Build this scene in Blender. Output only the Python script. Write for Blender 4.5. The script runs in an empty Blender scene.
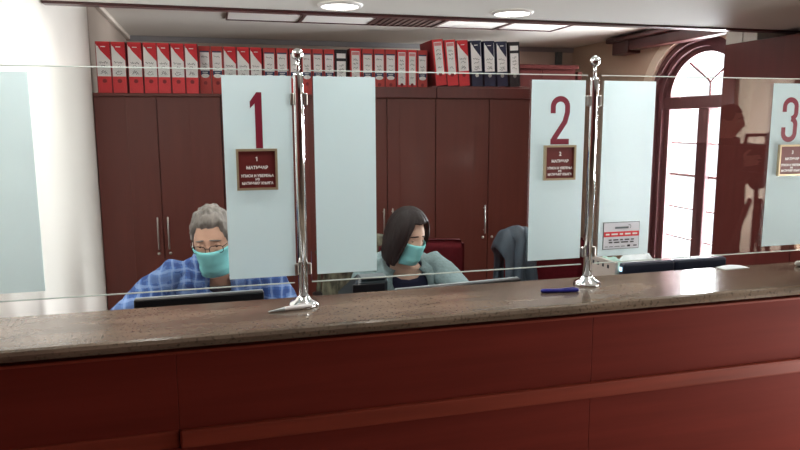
import bpy, bmesh, math, random
from math import sin, cos, pi, radians, exp, sqrt
from mathutils import Vector, Matrix, noise

random.seed(7)
SC = bpy.context.scene
COL = SC.collection
V = Vector

# ------------------------------------------------------------------ materials
def lin(c):
    r = []
    for v in c:
        v /= 255.0
        r.append(v / 12.92 if v <= 0.04045 else ((v + 0.055) / 1.055) ** 2.4)
    return (r[0], r[1], r[2], 1.0)

def new_mat(name):
    m = bpy.data.materials.new(name)
    m.use_nodes = True
    nt = m.node_tree
    nt.nodes.clear()
    out = nt.nodes.new('ShaderNodeOutputMaterial')
    return m, nt, out

def pmat(name, col, rough=0.6, metal=0.0, noise_scale=None, noise_amt=0.12, stretch=(1, 1, 1),
         coat=0.0, spec=0.5, bump=0.0, sheen=0.0):
    m, nt, out = new_mat(name)
    b = nt.nodes.new('ShaderNodeBsdfPrincipled')
    c = lin(col)
    b.inputs['Base Color'].default_value = c
    b.inputs['Roughness'].default_value = rough
    b.inputs['Metallic'].default_value = metal
    b.inputs['Specular IOR Level'].default_value = spec
    b.inputs['Coat Weight'].default_value = coat
    b.inputs['Coat Roughness'].default_value = 0.12
    b.inputs['Sheen Weight'].default_value = sheen
    if noise_scale:
        tc = nt.nodes.new('ShaderNodeTexCoord')
        mp = nt.nodes.new('ShaderNodeMapping')
        mp.inputs['Scale'].default_value = stretch
        n = nt.nodes.new('ShaderNodeTexNoise')
        n.inputs['Scale'].default_value = noise_scale
        n.inputs['Detail'].default_value = 6
        r = nt.nodes.new('ShaderNodeValToRGB')
        r.color_ramp.elements[0].position = 0.3
        r.color_ramp.elements[1].position = 0.7
        k0, k1 = 1 - noise_amt, 1 + noise_amt
        r.color_ramp.elements[0].color = (c[0] * k0, c[1] * k0, c[2] * k0, 1)
        r.color_ramp.elements[1].color = (c[0] * k1, c[1] * k1, c[2] * k1, 1)
        nt.links.new(tc.outputs['Object'], mp.inputs['Vector'])
        nt.links.new(mp.outputs['Vector'], n.inputs['Vector'])
        nt.links.new(n.outputs['Fac'], r.inputs['Fac'])
        nt.links.new(r.outputs['Color'], b.inputs['Base Color'])
        if bump:
            bp = nt.nodes.new('ShaderNodeBump')
            bp.inputs['Strength'].default_value = bump
            bp.inputs['Distance'].default_value = 0.01
            nt.links.new(n.outputs['Fac'], bp.inputs['Height'])
            nt.links.new(bp.outputs['Normal'], b.inputs['Normal'])
    nt.links.new(b.outputs['BSDF'], out.inputs['Surface'])
    return m

def wood(name, col, rough=0.35, coat=0.25, axis='x', amt=0.16, spec=.5):
    st = {'x': (0.6, 9, 9), 'z': (9, 9, 0.6), 'y': (9, 0.6, 9)}[axis]
    return pmat(name, col, rough, 0, 3.0, amt, st, coat, spec)

def emis(name, col, s):
    m, nt, out = new_mat(name)
    e = nt.nodes.new('ShaderNodeEmission')
    e.inputs['Color'].default_value = lin(col)
    e.inputs['Strength'].default_value = s
    nt.links.new(e.outputs[0], out.inputs['Surface'])
    return m

def glass_mat(name, f0=0.075, tint=(0.97, 0.985, 0.98)):
    # thin sheet: straight-through transmission plus a Fresnel (Schlick) mirror reflection per face
    m, nt, out = new_mat(name)
    g = nt.nodes.new('ShaderNodeNewGeometry')
    d = nt.nodes.new('ShaderNodeVectorMath'); d.operation = 'DOT_PRODUCT'
    nt.links.new(g.outputs['Normal'], d.inputs[0])
    nt.links.new(g.outputs['Incoming'], d.inputs[1])
    def mth(op, a, b=None):
        n = nt.nodes.new('ShaderNodeMath'); n.operation = op
        for i, v in enumerate((a, b)):
            if v is None: continue
            if isinstance(v, (int, float)): n.inputs[i].default_value = v
            else: nt.links.new(v, n.inputs[i])
        return n.outputs[0]
    c = mth('ABSOLUTE', d.outputs['Value'])
    one = mth('SUBTRACT', 1.0, c)
    p5 = mth('POWER', one, 5.0)
    f = mth('ADD', mth('MULTIPLY', p5, 1 - f0), f0)
    t = nt.nodes.new('ShaderNodeBsdfTransparent'); t.inputs['Color'].default_value = (*tint, 1)
    gl = nt.nodes.new('ShaderNodeBsdfGlossy'); gl.inputs['Roughness'].default_value = 0.0
    mx = nt.nodes.new('ShaderNodeMixShader')
    nt.links.new(f, mx.inputs[0]); nt.links.new(t.outputs[0], mx.inputs[1]); nt.links.new(gl.outputs[0], mx.inputs[2])
    nt.links.new(mx.outputs[0], out.inputs['Surface'])
    return m

def frost_mat(name):
    m, nt, out = new_mat(name)
    d = nt.nodes.new('ShaderNodeBsdfDiffuse'); d.inputs['Color'].default_value = (0.78, 0.93, .96, 1)
    t = nt.nodes.new('ShaderNodeBsdfTranslucent'); t.inputs['Color'].default_value = (0.84, 0.95, .97, 1)
    tr = nt.nodes.new('ShaderNodeBsdfTransparent')
    rf = nt.nodes.new('ShaderNodeBsdfRefraction'); rf.inputs['IOR'].default_value = 1.25; rf.inputs['Roughness'].default_value = .5
    rf.inputs['Color'].default_value = (.93, .98, .98, 1)
    m0 = nt.nodes.new('ShaderNodeMixShader'); m0.inputs[0].default_value = 0.55
    nt.links.new(t.outputs[0], m0.inputs[1]); nt.links.new(rf.outputs[0], m0.inputs[2])
    m1 = nt.nodes.new('ShaderNodeMixShader'); m1.inputs[0].default_value = 0.66
    m2 = nt.nodes.new('ShaderNodeMixShader'); m2.inputs[0].default_value = 0.06
    nt.links.new(d.outputs[0], m1.inputs[1]); nt.links.new(m0.outputs[0], m1.inputs[2])
    nt.links.new(m1.outputs[0], m2.inputs[1]); nt.links.new(tr.outputs[0], m2.inputs[2])
    nt.links.new(m2.outputs[0], out.inputs['Surface'])
    return m

def granite_mat(name):
    m, nt, out = new_mat(name)
    b = nt.nodes.new('ShaderNodeBsdfPrincipled')
    b.inputs['Roughness'].default_value = 0.16
    b.inputs['Specular IOR Level'].default_value = 0.55
    tc = nt.nodes.new('ShaderNodeTexCoord')
    n1 = nt.nodes.new('ShaderNodeTexNoise'); n1.inputs['Scale'].default_value = 7; n1.inputs['Detail'].default_value = 8
    n2 = nt.nodes.new('ShaderNodeTexNoise'); n2.inputs['Scale'].default_value = 110; n2.inputs['Detail'].default_value = 4
    mp = nt.nodes.new('ShaderNodeMapping'); mp.inputs['Scale'].default_value = (0.5, 1.6, 1)
    nt.links.new(tc.outputs['Object'], mp.inputs[0])
    nt.links.new(mp.outputs[0], n1.inputs['Vector']); nt.links.new(tc.outputs['Object'], n2.inputs['Vector'])
    r1 = nt.nodes.new('ShaderNodeValToRGB')
    r1.color_ramp.elements[0].position = .32; r1.color_ramp.elements[0].color = lin((80, 68, 57))
    r1.color_ramp.elements[1].position = .72; r1.color_ramp.elements[1].color = lin((128, 112, 96))
    r2 = nt.nodes.new('ShaderNodeValToRGB')
    r2.color_ramp.elements[0].position = .30; r2.color_ramp.elements[0].color = (.30, .27, .25, 1)
    r2.color_ramp.elements[1].position = .46; r2.color_ramp.elements[1].color = (1, 1, 1, 1)
    nt.links.new(n1.outputs['Fac'], r1.inputs[0]); nt.links.new(n2.outputs['Fac'], r2.inputs[0])
    mx = nt.nodes.new('ShaderNodeMix'); mx.data_type = 'RGBA'; mx.blend_type = 'MULTIPLY'
    mx.inputs[0].default_value = 0.8
    nt.links.new(r1.outputs[0], mx.inputs[6]); nt.links.new(r2.outputs[0], mx.inputs[7])
    nt.links.new(mx.outputs[2], b.inputs['Base Color'])
    nt.links.new(b.outputs[0], out.inputs['Surface'])
    return m

def plaid_mat(name):
    m, nt, out = new_mat(name)
    b = nt.nodes.new('ShaderNodeBsdfPrincipled'); b.inputs['Roughness'].default_value = 0.85
    b.inputs['Specular IOR Level'].default_value = 0.2
    tc = nt.nodes.new('ShaderNodeTexCoord')
    nz = nt.nodes.new('ShaderNodeTexNoise'); nz.inputs['Scale'].default_value = 9; nz.inputs['Detail'].default_value = 3
    nt.links.new(tc.outputs['Object'], nz.inputs['Vector'])
    vm = nt.nodes.new('ShaderNodeVectorMath'); vm.operation = 'MULTIPLY_ADD'; vm.inputs[1].default_value = (.05, .05, .05)
    nt.links.new(nz.outputs['Color'], vm.inputs[0]); nt.links.new(tc.outputs['Object'], vm.inputs[2])
    sx = nt.nodes.new('ShaderNodeSeparateXYZ'); nt.links.new(vm.outputs[0], sx.inputs[0])
    def mth(op, a, bb):
        n = nt.nodes.new('ShaderNodeMath'); n.operation = op
        for i, v in enumerate((a, bb)):
            if isinstance(v, (int, float)): n.inputs[i].default_value = v
            else: nt.links.new(v, n.inputs[i])
        return n.outputs[0]
    def band(o, freq, lo, ph=0.0):
        f = mth('FRACT', mth('ADD', mth('MULTIPLY', o, freq), ph + 40), 0)
        return mth('GREATER_THAN', f, lo)
    bx = band(sx.outputs[0], 24, .55); bz = band(sx.outputs[2], 23, .6)
    lx = band(sx.outputs[0], 24, .78, .6); lz = band(sx.outputs[2], 23, .80, .6)
    def mix(prev, fac, col, k):
        n = nt.nodes.new('ShaderNodeMix'); n.data_type = 'RGBA'
        nt.links.new(mth('MULTIPLY', fac, k), n.inputs[0])
        if isinstance(prev, tuple): n.inputs[6].default_value = prev
        else: nt.links.new(prev, n.inputs[6])
        n.inputs[7].default_value = col
        return n.outputs[2]
    c = mix(lin((78, 112, 172)), bx, lin((48, 72, 128)), .55)
    c = mix(c, bz, lin((50, 72, 126)), .55)
    c = mix(c, lx, lin((150, 174, 215)), .5)
    c = mix(c, lz, lin((150, 174, 215)), .5)
    c = mix(c, mth('GREATER_THAN', nz.outputs['Fac'], .56), lin((140, 168, 210)), .25)
    nt.links.new(c, b.inputs['Base Color'])
    nt.links.new(b.outputs[0], out.inputs['Surface'])
    return m

M = {}
M['white_wall'] = pmat('white paint', (236, 232, 224), .7, 0, 3, .02, spec=.2)
M['grey_wall'] = pmat('grey paint', (196, 184, 172), .75, 0, 3, .03, spec=.2)
M['beige_wall'] = pmat('beige paint', (198, 176, 154), .75, 0, 2, .03, spec=.2)
M['hall_wall'] = pmat('hall paint', (222, 208, 192), .75, 0, 2, .03, spec=.2)
M['cornice'] = pmat('cornice shadow grey', (150, 148, 150), .7)  # shade under the ceiling edge put into the back-wall strip's colour
M['wood_cup'] = wood('cupboard wood', (62, 29, 27), .7, .0, 'z', .1, .02)
M['alcove_shade'] = pmat('shaded white paint', (150, 136, 125), .75, 0, 3, .03, spec=.2)  # white wall's shade in the alcove put into a darker colour
M['notice'] = pmat('notice paper', (224, 229, 238), .7)
M['bar'] = pmat('glazing bar with glare', (186, 158, 158), .6)  # window glare on the bars put into a paler colour
M['cream'] = pmat('cream plaster', (236, 224, 204), .7, spec=.2)
M['ceiling'] = pmat('ceiling paint', (222, 222, 216), .7, spec=.2)
M['farceil'] = pmat('back ceiling paint', (214, 208, 200), .75, spec=.2)
M['floor'] = pmat('floor tile', (86, 72, 62), .35, 0, 2, .1)
M['wood_front'] = wood('counter veneer', (106, 42, 34), .6, .0, 'x', .12, .03)
M['wood_mould'] = wood('counter moulding', (126, 56, 42), .45, .0, 'x', .18, .12)
M['wood_door'] = wood('cabinet veneer', (97, 45, 36), .45, .05, 'z', .08)
M['wood_dark'] = wood('dark red wood', (96, 42, 38), .35, .25, 'z', .1)
M['wood_trim'] = wood('dark trim', (74, 36, 36), .34, .2, 'x', .1)
M['wood_window'] = wood('window wood', (98, 60, 64), .55, .0, 'z', .1)
M['gap'] = pmat('dark cavity', (24, 14, 12), .8)
M['granite'] = granite_mat('polished granite')
M['chrome'] = pmat('chrome', (216, 219, 221), .07, 1.0)
M['steel'] = pmat('brushed steel', (190, 188, 182), .28, 1.0)
M['glass'] = glass_mat('clear glass')
M['winglass'] = glass_mat('window glass', .04, (.99, .99, .99))
M['edge'] = pmat('polished glass edge', (205, 216, 210), .2)
M['frost'] = frost_mat('frosted film')
M['crimson'] = pmat('crimson vinyl', (118, 16, 44), .5)
M['maroon'] = pmat('maroon plaque', (98, 36, 35), .4)
M['brass'] = pmat('pale gold frame', (196, 180, 150), .32, .6)
M['white'] = pmat('white', (240, 240, 238), .6)
M['paper'] = pmat('paper', (226, 232, 236), .8)
M['paper_green'] = pmat('pale green paper', (170, 205, 196), .8)
M['ink'] = pmat('ink', (40, 42, 52), .8)
M['red'] = pmat('red binder', (226, 54, 60), .45, 0, 30, .05)
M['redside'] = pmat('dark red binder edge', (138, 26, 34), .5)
M['brick'] = pmat('brick red binder', (198, 66, 60), .5, 0, 30, .05)
M['navy'] = pmat('navy binder', (26, 34, 66), .45)
M['black'] = pmat('black plastic', (20, 20, 24), .4)
M['blacktex'] = pmat('black binder', (34, 32, 38), .5)
M['label'] = pmat('binder label', (246, 246, 244), .7)
M['pinkband'] = pmat('label pink head', (226, 150, 150), .7)
M['redcorner'] = pmat('label red corner', (214, 44, 54), .6)
M['navyband'] = pmat('label navy band', (46, 64, 100), .6)
M['darkgrey'] = pmat('dark grey plastic', (52, 62, 66), .4)
M['midgrey'] = pmat('grey plastic', (96, 108, 112), .45)
M['silver'] = pmat('silver bezel', (176, 186, 188), .3, .5)
M['beigeplastic'] = pmat('beige plastic', (188, 180, 172), .5)
M['darkblue'] = pmat('dark blue plastic', (40, 46, 64), .35)
M['led'] = emis('power light', (190, 230, 255), 2.0)
M['burgundy'] = pmat('burgundy upholstery', (78, 14, 22), .85, 0, 60, .12, spec=.15)
M['jacket'] = pmat('slate jacket', (58, 71, 82), .65, 0, 14, .35, (1, 1, .4), bump=.5)
M['coat'] = pmat('olive patterned coat', (92, 92, 76), .95, 0, 20, .8, (1.6, 1, .6), bump=.8)
M['blueplastic'] = pmat('blue pen', (34, 36, 130), .3)
M['whiteplastic'] = pmat('white pen', (226, 226, 226), .3)
M['skin'] = pmat('skin', (218, 172, 148), .55, 0, 18, .05)
M['skin2'] = pmat('pale skin', (226, 188, 166), .55, 0, 18, .05)
M['skin3'] = pmat('skin of third person', (206, 160, 140), .55)
M['lip'] = pmat('lips', (170, 100, 92), .5)
M['eyewhite'] = pmat('eye white', (225, 222, 216), .2)
M['iris'] = pmat('iris', (46, 34, 28), .2)
M['hairgrey'] = pmat('grey hair', (128, 122, 116), .7, 0, 40, .55, (1, 1, .3), bump=.7)
M['hairdark'] = pmat('dark brown hair', (22, 16, 16), .6, 0, 45, .4, (1, 1, .15), bump=.5, spec=.3)
M['hairblack'] = pmat('cropped hair', (40, 32, 28), .7)
M['mask'] = pmat('turquoise mask', (142, 222, 224), .8, 0, 70, .04, spec=.2)
M['plaid'] = plaid_mat('blue plaid cotton')
M['tee'] = pmat('dark tee', (62, 58, 66), .9)
M['navytop'] = pmat('navy knit', (24, 28, 54), .9)
M['cardigan'] = pmat('grey green knit', (126, 148, 150), .95, 0, 90, .12, bump=.3)
M['darkcloth'] = pmat('dark cloth', (38, 32, 36), .9)
M['trouser'] = pmat('dark trousers', (34, 36, 46), .9)
M['shoe'] = pmat('dark leather', (26, 22, 20), .5)
M['lamp'] = emis('lamp diffuser', (255, 250, 240), 12.0)
M['ceilpanel'] = pmat('ceiling panel', (236, 232, 226), .5)
M['grille'] = pmat('ceiling grille', (120, 104, 102), .5)
M['palebox'] = pmat('pale cardboard', (206, 204, 196), .7)

# ------------------------------------------------------------------ mesh builder
class MB:
    def __init__(self):
        self.v = []; self.f = []; self.m = []
    def add(self, vs, fs, mat=0):
        o = len(self.v)
        self.v += [tuple(p) for p in vs]
        for f in fs:
            self.f.append([i + o for i in f]); self.m.append(mat)
    def box(self, x0, x1, y0, y1, z0, z1, mat=0, bev=0.0):
        if bev <= 0:
            vs = [(x0, y0, z0), (x1, y0, z0), (x1, y1, z0), (x0, y1, z0), (x0, y0, z1), (x1, y0, z1), (x1, y1, z1), (x0, y1, z1)]
            self.add(vs, [(0, 3, 2, 1), (4, 5, 6, 7), (0, 1, 5, 4), (1, 2, 6, 5), (2, 3, 7, 6), (3, 0, 4, 7)], mat)
            return
        bm = bmesh.new()
        bmesh.ops.create_cube(bm, size=1)
        for v in bm.verts:
            v.co = V(((x0 + x1) / 2 + v.co.x * (x1 - x0), (y0 + y1) / 2 + v.co.y * (y1 - y0), (z0 + z1) / 2 + v.co.z * (z1 - z0)))
        bev = min(bev, .49 * min(x1 - x0, y1 - y0, z1 - z0))
        bmesh.ops.bevel(bm, geom=bm.edges[:], offset=bev, segments=2, affect='EDGES', profile=.5)
        self.bm(bm, mat)
    def bm(self, bm, mat=0, mtx=None):
        bm.verts.index_update()
        vs = [(mtx @ v.co if mtx else v.co) for v in bm.verts]
        self.add(vs, [[v.index for v in f.verts] for f in bm.faces], mat)
        bm.free()
    def tube(self, pts, radii, n=12, mat=0, up=None, cap=True):
        """tapering tube with rounded ends; radii: number or (side, up) pair per point"""
        pts = [V(p) for p in pts]
        R = [r if isinstance(r, tuple) else (r, r) for r in radii]
        if cap:
            d0 = (pts[0] - pts[1]).normalized(); d1 = (pts[-1] - pts[-2]).normalized()
            a0 = min(R[0]); a1 = min(R[-1])
            hp = [pts[0] + d0 * a0, pts[0] + d0 * a0 * .8]; hr = [tuple(x * .12 for x in R[0]), tuple(x * .62 for x in R[0])]
            tp = [pts[-1] + d1 * a1 * .8, pts[-1] + d1 * a1]; tr = [tuple(x * .62 for x in R[-1]), tuple(x * .12 for x in R[-1])]
            pts = hp + pts + tp; R = hr + R + tr
        rings = []
        u = V(up) if up is not None else None
        for i, p in enumerate(pts):
            if i == 0: t = pts[1] - p
            elif i == len(pts) - 1: t = p - pts[-2]
            else: t = (pts[i + 1] - pts[i]).normalized() + (p - pts[i - 1]).normalized()
            t.normalize()
            if u is None:
                u = V((0, 0, 1)) if abs(t.z) < .9 else V((0, 1, 0))
            s = t.cross(u)
            if s.length < 1e-4: s = t.cross(V((.3, .5, .8)))
            s.normalize(); uu = s.cross(t).normalized()
            if up is None: u = uu
            rings.append([p + s * cos(2 * pi * k / n) * R[i][0] + uu * sin(2 * pi * k / n) * R[i][1] for k in range(n)])
        self.loft(rings, mat)
    def loft(self, rings, mat=0, caps=True):
        n = len(rings[0]); vs = [p for r in rings for p in r]; fs = []
        for i in range(len(rings) - 1):
            for k in range(n):
                a = i * n + k; b = i * n + (k + 1) % n
                fs.append((a, b, b + n, a + n))
        if caps:
            fs.append(tuple(range(n - 1, -1, -1)))
            o = (len(rings) - 1) * n
            fs.append(tuple(o + k for k in range(n)))
        self.add(vs, fs, mat)
    def grid(self, rows, mat=0, closed=False):
        n = len(rows[0]); vs = [p for r in rows for p in r]; fs = []
        for i in range(len(rows) - 1):
            for k in range(n if closed else n - 1):
                a = i * n + k; b = i * n + (k + 1) % n
                fs.append((a, b, b + n, a + n))
        self.add(vs, fs, mat)
    def lathe(self, prof, c, n=24, mat=0, axis='z', caps=True):
        rings = []
        for r, h in prof:
            ring = []
            for k in range(n):
                a = 2 * pi * k / n
                if axis == 'z': p = (c[0] + r * cos(a), c[1] + r * sin(a), c[2] + h)
                elif axis == 'y': p = (c[0] + r * cos(a), c[1] + h, c[2] - r * sin(a))
                else: p = (c[0] + h, c[1] + r * cos(a), c[2] + r * sin(a))
                ring.append(p)
            rings.append(ring)
        self.loft(rings, mat, caps)
    def ell(self, c, r, n=14, mat=0, mtx=None):
        bm = bmesh.new(); bmesh.ops.create_uvsphere(bm, u_segments=n, v_segments=max(6, n * 2 // 3), radius=1)
        mt = Matrix.Translation(V(c)) @ (mtx.to_4x4() if mtx else Matrix()) @ Matrix.Diagonal((*r, 1))
        self.bm(bm, mat, mt)
    def prism(self, poly, fn0, fn1, mat=0):
        """poly: 2D outline; fn0/fn1 map (u,v) to 3D for front and back"""
        n = len(poly)
        vs = [fn0(*p) for p in poly] + [fn1(*p) for p in poly]
        fs = [tuple(range(n)), tuple(range(2 * n - 1, n - 1, -1))]
        for k in range(n):
            j = (k + 1) % n
            fs.append((k, k + n, j + n, j))
        self.add(vs, fs, mat)
    def build(self, name, mats, parent=None, smooth=False, fix=True):
        me = bpy.data.meshes.new(name)
        me.from_pydata([tuple(p) for p in self.v], [], self.f)
        if not isinstance(mats, (list, tuple)): mats = [mats]
        for mt in mats: me.materials.append(mt)
        for p, mi in zip(me.polygons, self.m):
            p.material_index = mi; p.use_smooth = smooth
        if fix:
            bm = bmesh.new(); bm.from_mesh(me)
            bmesh.ops.recalc_face_normals(bm, faces=bm.faces[:])
            bm.to_mesh(me); bm.free()
        me.update()
        o = bpy.data.objects.new(name, me); COL.objects.link(o)
        if smooth == 'auto':
            pass
        if parent is not None: attach(o, parent)
        return o

def wloc(o):
    p = V(o.location)
    while o.parent:
        o = o.parent; p = p + V(o.location)
    return p

def attach(o, parent):
    o.parent = parent
    o.location = -wloc(parent)      # mesh data is in world coordinates

def thing(name, label, cat, loc=(0, 0, 0), group=None):
    o = bpy.data.objects.new(name, None); COL.objects.link(o)
    o.empty_display_size = .05
    o.location = loc
    o['label'] = label; o['category'] = cat
    if group: o['group'] = group
    return o

def tag(o, label, cat, group=None):
    o['label'] = label; o['category'] = cat
    if group: o['group'] = group
    return o

def struct(o):
    o['kind'] = 'structure'
    return o

def copy_tree(o, parent=None):
    c = o.copy(); COL.objects.link(c)
    if parent is not None: c.parent = parent
    for ch in list(o.children): copy_tree(ch, c)
    return c

def apply_mods(o):
    dg = bpy.context.evaluated_depsgraph_get()
    me = bpy.data.meshes.new_from_object(o.evaluated_get(dg))
    old = o.data; o.modifiers.clear(); o.data = me
    me.name = o.name
    bpy.data.meshes.remove(old)
    return o

def remesh(o, vox, smooth_it=2):
    mats = [m for m in o.data.materials]
    md = o.modifiers.new('r', 'REMESH'); md.mode = 'VOXEL'; md.voxel_size = vox; md.use_smooth_shade = True
    if smooth_it:
        s = o.modifiers.new('s', 'SMOOTH'); s.factor = .5; s.iterations = smooth_it
    apply_mods(o)
    o.data.materials.clear()
    for m in mats: o.data.materials.append(m)
    for p in o.data.polygons: p.use_smooth = True
    return o

def solid(o, t, off=-1):
    md = o.modifiers.new('t', 'SOLIDIFY'); md.thickness = t; md.offset = off
    apply_mods(o)
    return o

def text_geo(mb, body, cx, cz, y, h, mat=0, depth=.0012, wscale=1.0, maxw=None, bold=.0):
    """flat lettering facing -Y, centred at (cx, cz), cap height h"""
    cu = bpy.data.curves.new('t', 'FONT'); cu.body = body; cu.align_x = 'CENTER'; cu.size = h / .72; cu.resolution_u = 2; cu.offset = bold
    o = bpy.data.objects.new('t', cu); COL.objects.link(o)
    dg = bpy.context.evaluated_depsgraph_get()
    me = bpy.data.meshes.new_from_object(o.evaluated_get(dg))
    w = max((v.co.x for v in me.vertices), default=0) - min((v.co.x for v in me.vertices), default=0)
    if maxw and w * wscale > maxw: wscale = maxw / w
    mb.add([(cx + v.co.x * wscale, y - depth, cz + v.co.y - h / 2) for v in me.vertices],
           [tuple(p.vertices) for p in me.polygons], mat)
    bpy.data.objects.remove(o); bpy.data.curves.remove(cu); bpy.data.meshes.remove(me)

def stroke(mb, pts, w, y, mat=0, wx=None):
    """ribbon along a polyline in the XZ plane at depth y, mitred"""
    L = []; Rr = []
    P = [V((p[0], p[1])) for p in pts]
    for i, p in enumerate(P):
        if i == 0: t = (P[1] - p).normalized(); k = 1
        elif i == len(P) - 1: t = (p - P[-2]).normalized(); k = 1
        else:
            a = (p - P[i - 1]).normalized(); b = (P[i + 1] - p).normalized(); t = (a + b).normalized(); k = 1 / max(.5, t.dot(b))
        n = V((-t.y, t.x)) * (w / 2 * k)
        L.append(p + n); Rr.append(p - n)
    vs = [(p.x, y, p.y) for p in L] + [(p.x, y, p.y) for p in Rr]
    n = len(P)
    mb.add(vs, [(i, i + 1, n + i + 1, n + i) for i in range(n - 1)], mat)

def smoothstep(a, b, x):
    t = min(1, max(0, (x - a) / (b - a)))
    return t * t * (3 - 2 * t)

# ------------------------------------------------------------------ dimensions
CAMZ = 1.6
GY = 1.83                 # glass plane
CT = 1.10                 # countertop
SOF = 2.15                # low ceiling
HC = 2.45                 # back ceiling
XL, XR = -0.72, 4.0
YB = 7.1
CABY = 4.6

# ------------------------------------------------------------------ setting
m = MB(); m.box(-1.0, 6.8, -2.9, 2.2, -.1, 0); m.box(-1.0, 4.3, 2.2, 7.4, -.1, 0); struct(m.build('floor', M['floor']))
m = MB()
m.box(-1.0, XL, 1.66, CABY + .02, 0, HC)
struct(m.build('wall_left', M['white_wall']))
m = MB(); m.box(-1.0, -.77, CABY + .021, 7.4, 0, HC); struct(m.build('wall_left.001', M['alcove_shade']))
m = MB(); m.box(-1.0, XL, -2.9, 1.655, 0, SOF); struct(m.build('wall_hall_left', M['wood_dark']))  # unseen; dark finish added to keep the counter's left end dim
m = MB(); m.box(-1.0, 4.3, YB, YB + .2, 0, HC); struct(m.build('wall_back', M['grey_wall']))

def arch(hw, spring, rise, base, cy, n=28):
    pts = [(cy + hw, base), (cy + hw, spring)]
    for k in range(1, n):
        a = pi * k / n
        pts.append((cy + hw * cos(a), spring + rise * sin(a)))
    pts += [(cy - hw, spring), (cy - hw, base)]
    return pts
WCY = 4.99
def yz(x): return lambda u, v: (x, u, v)
m = MB(); m.box(XR, 4.3, 1.98, 7.3, 0, HC)
wr = m.build('wall_right', M['beige_wall'])
m = MB(); m.prism(arch(.63, 1.82, .53, .05, WCY), yz(3.9), yz(4.4)); cut = m.build('cut', M['cream'])
bo = wr.modifiers.new('b', 'BOOLEAN'); bo.operation = 'DIFFERENCE'; bo.object = cut; bo.solver = 'EXACT'
apply_mods(wr); bpy.data.objects.remove(cut); struct(wr)
for o in (wr,):
    if len(o.data.materials) == 0: o.data.materials.append(M['beige_wall'])

def ring(mb, outer, inner, x0, x1, mat=0):
    """arched band between two outlines"""
    n = len(outer)
    vs = [(x0, *p) for p in outer] + [(x0, *p) for p in inner] + [(x1, *p) for p in outer] + [(x1, *p) for p in inner]
    fs = []
    for i in range(n - 1):
        fs += [(i, i + 1, n + i + 1, n + i), (2 * n + i, 3 * n + i, 3 * n + i + 1, 2 * n + i + 1),
               (i, 2 * n + i, 2 * n + i + 1, i + 1), (n + i, n + i + 1, 3 * n + i + 1, 3 * n + i)]
    fs += [(0, n, 3 * n, 2 * n), (n - 1, 3 * n - 1, 4 * n - 1, 2 * n - 1)]
    mb.add(vs, fs, mat)

# plaster band round the arch
m = MB(); ring(m, arch(.74, 1.82, .62, .0, WCY), arch(.625, 1.82, .53, .0, WCY), 3.975, 4.06); struct(m.build('trim_3', M['cream']))
# window
win = thing('window_1', 'x', 'window', (4.1, WCY, .05)); del win['label']; del win['category']; struct(win)
m = MB()
ring(m, arch(.64, 1.82, .54, .05, WCY), arch(.565, 1.82, .475, .05, WCY), 4.01, 4.20)
ring(m, arch(.57, 1.82, .48, .05, WCY), arch(.51, 1.82, .43, .05, WCY), 4.05, 4.20)
ring(m, arch(.52, 1.82, .44, .05, WCY), arch(.45, 1.82, .385, .05, WCY), 4.09, 4.20)
m.build('window_frame', M['wood_window'], win)
m = MB(); m.box(4.07, 4.2, WCY - .53, WCY + .53, 1.725, 1.835, bev=.01); m.build('transom', M['wood_window'], win)
m = MB(); m.box(4.09, 4.2, WCY - .065, WCY + .065, .05, 1.74, bev=.01); m.build('meeting_stile', M['wood_window'], win)
m = MB(); m.box(4.11, 4.2, WCY - .53, WCY + .53, .05, .3, bev=.01); m.build('bottom_rail', M['wood_window'], win)
for z in (1.42, 1.13, .83, .55):
    m = MB()
    w = .012 if abs(z - 1.13) > .1 else .022
    m.box(4.138, 4.165, WCY - .53, WCY + .53, z - w / 2, z + w / 2)
    m.build('glazing_bar', M['bar'], win)
m = MB()
m.tube([(4.15, WCY, 1.82), (4.15, WCY, 1.945)], [.010, .010], 8)
for sd in (-1, 1):
    m.tube([(4.15, WCY, 1.945), (4.15, WCY + sd * .03, 1.975), (4.15, WCY + sd * .31, 2.15)], [.010] * 3, 8)
m.build('fanlight_bars', M['wood_window'], win)
m = MB(); m.prism(arch(.51, 1.82, .43, .06, WCY), yz(4.145), yz(4.151)); m.build('window_pane', M['winglass'], win)

# beam above window (moulded)
m = MB()
m.box(3.87, 4.0, 3.5, 5.95, 2.295, 2.40, bev=.008)
m.box(3.85, 4.0, 5.8, 6.06, 2.268, 2.40, bev=.008)
m.box(3.82, 4.0, 3.5, 6.14, 2.385, 2.43, bev=.012)
struct(m.build('trim_2', M['wood_trim']))

# back ceiling
m = MB(); m.box(-1.0, 4.3, 3.45, 7.3, HC, HC + .1); struct(m.build('ceiling', M['farceil']))
# low ceiling above counter and hall
m = MB(); m.box(-1.0, 6.8, -2.9, 3.45, SOF, HC); struct(m.build('ceiling.001', M['ceiling']))
m = MB()
m.box(-.715, 3.995, 3.405, 3.47, SOF - .012, SOF + .02, bev=.004)
m.box(-.715, 3.995, 3.47, 3.50, SOF - .006, SOF + .12, bev=.004)
struct(m.build('trim_1', M['wood_trim']))
# cornice strip left; along back wall a strip painted as the cornice's shadow
m = MB(); m.box(-.77, -.735, CABY + .1, YB, HC - .035, HC, bev=.006); struct(m.build('trim_4', M['grey_wall']))
m = MB(); m.box(-.74, 4.0, YB - .03, YB, HC - .05, HC, bev=.006); struct(m.build('shadow_strip', M['cornice']))
m = MB(); m.box(3.78, 3.84, YB - .06, YB, 0, HC - .05); struct(m.build('trim_6', M['midgrey']))

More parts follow.
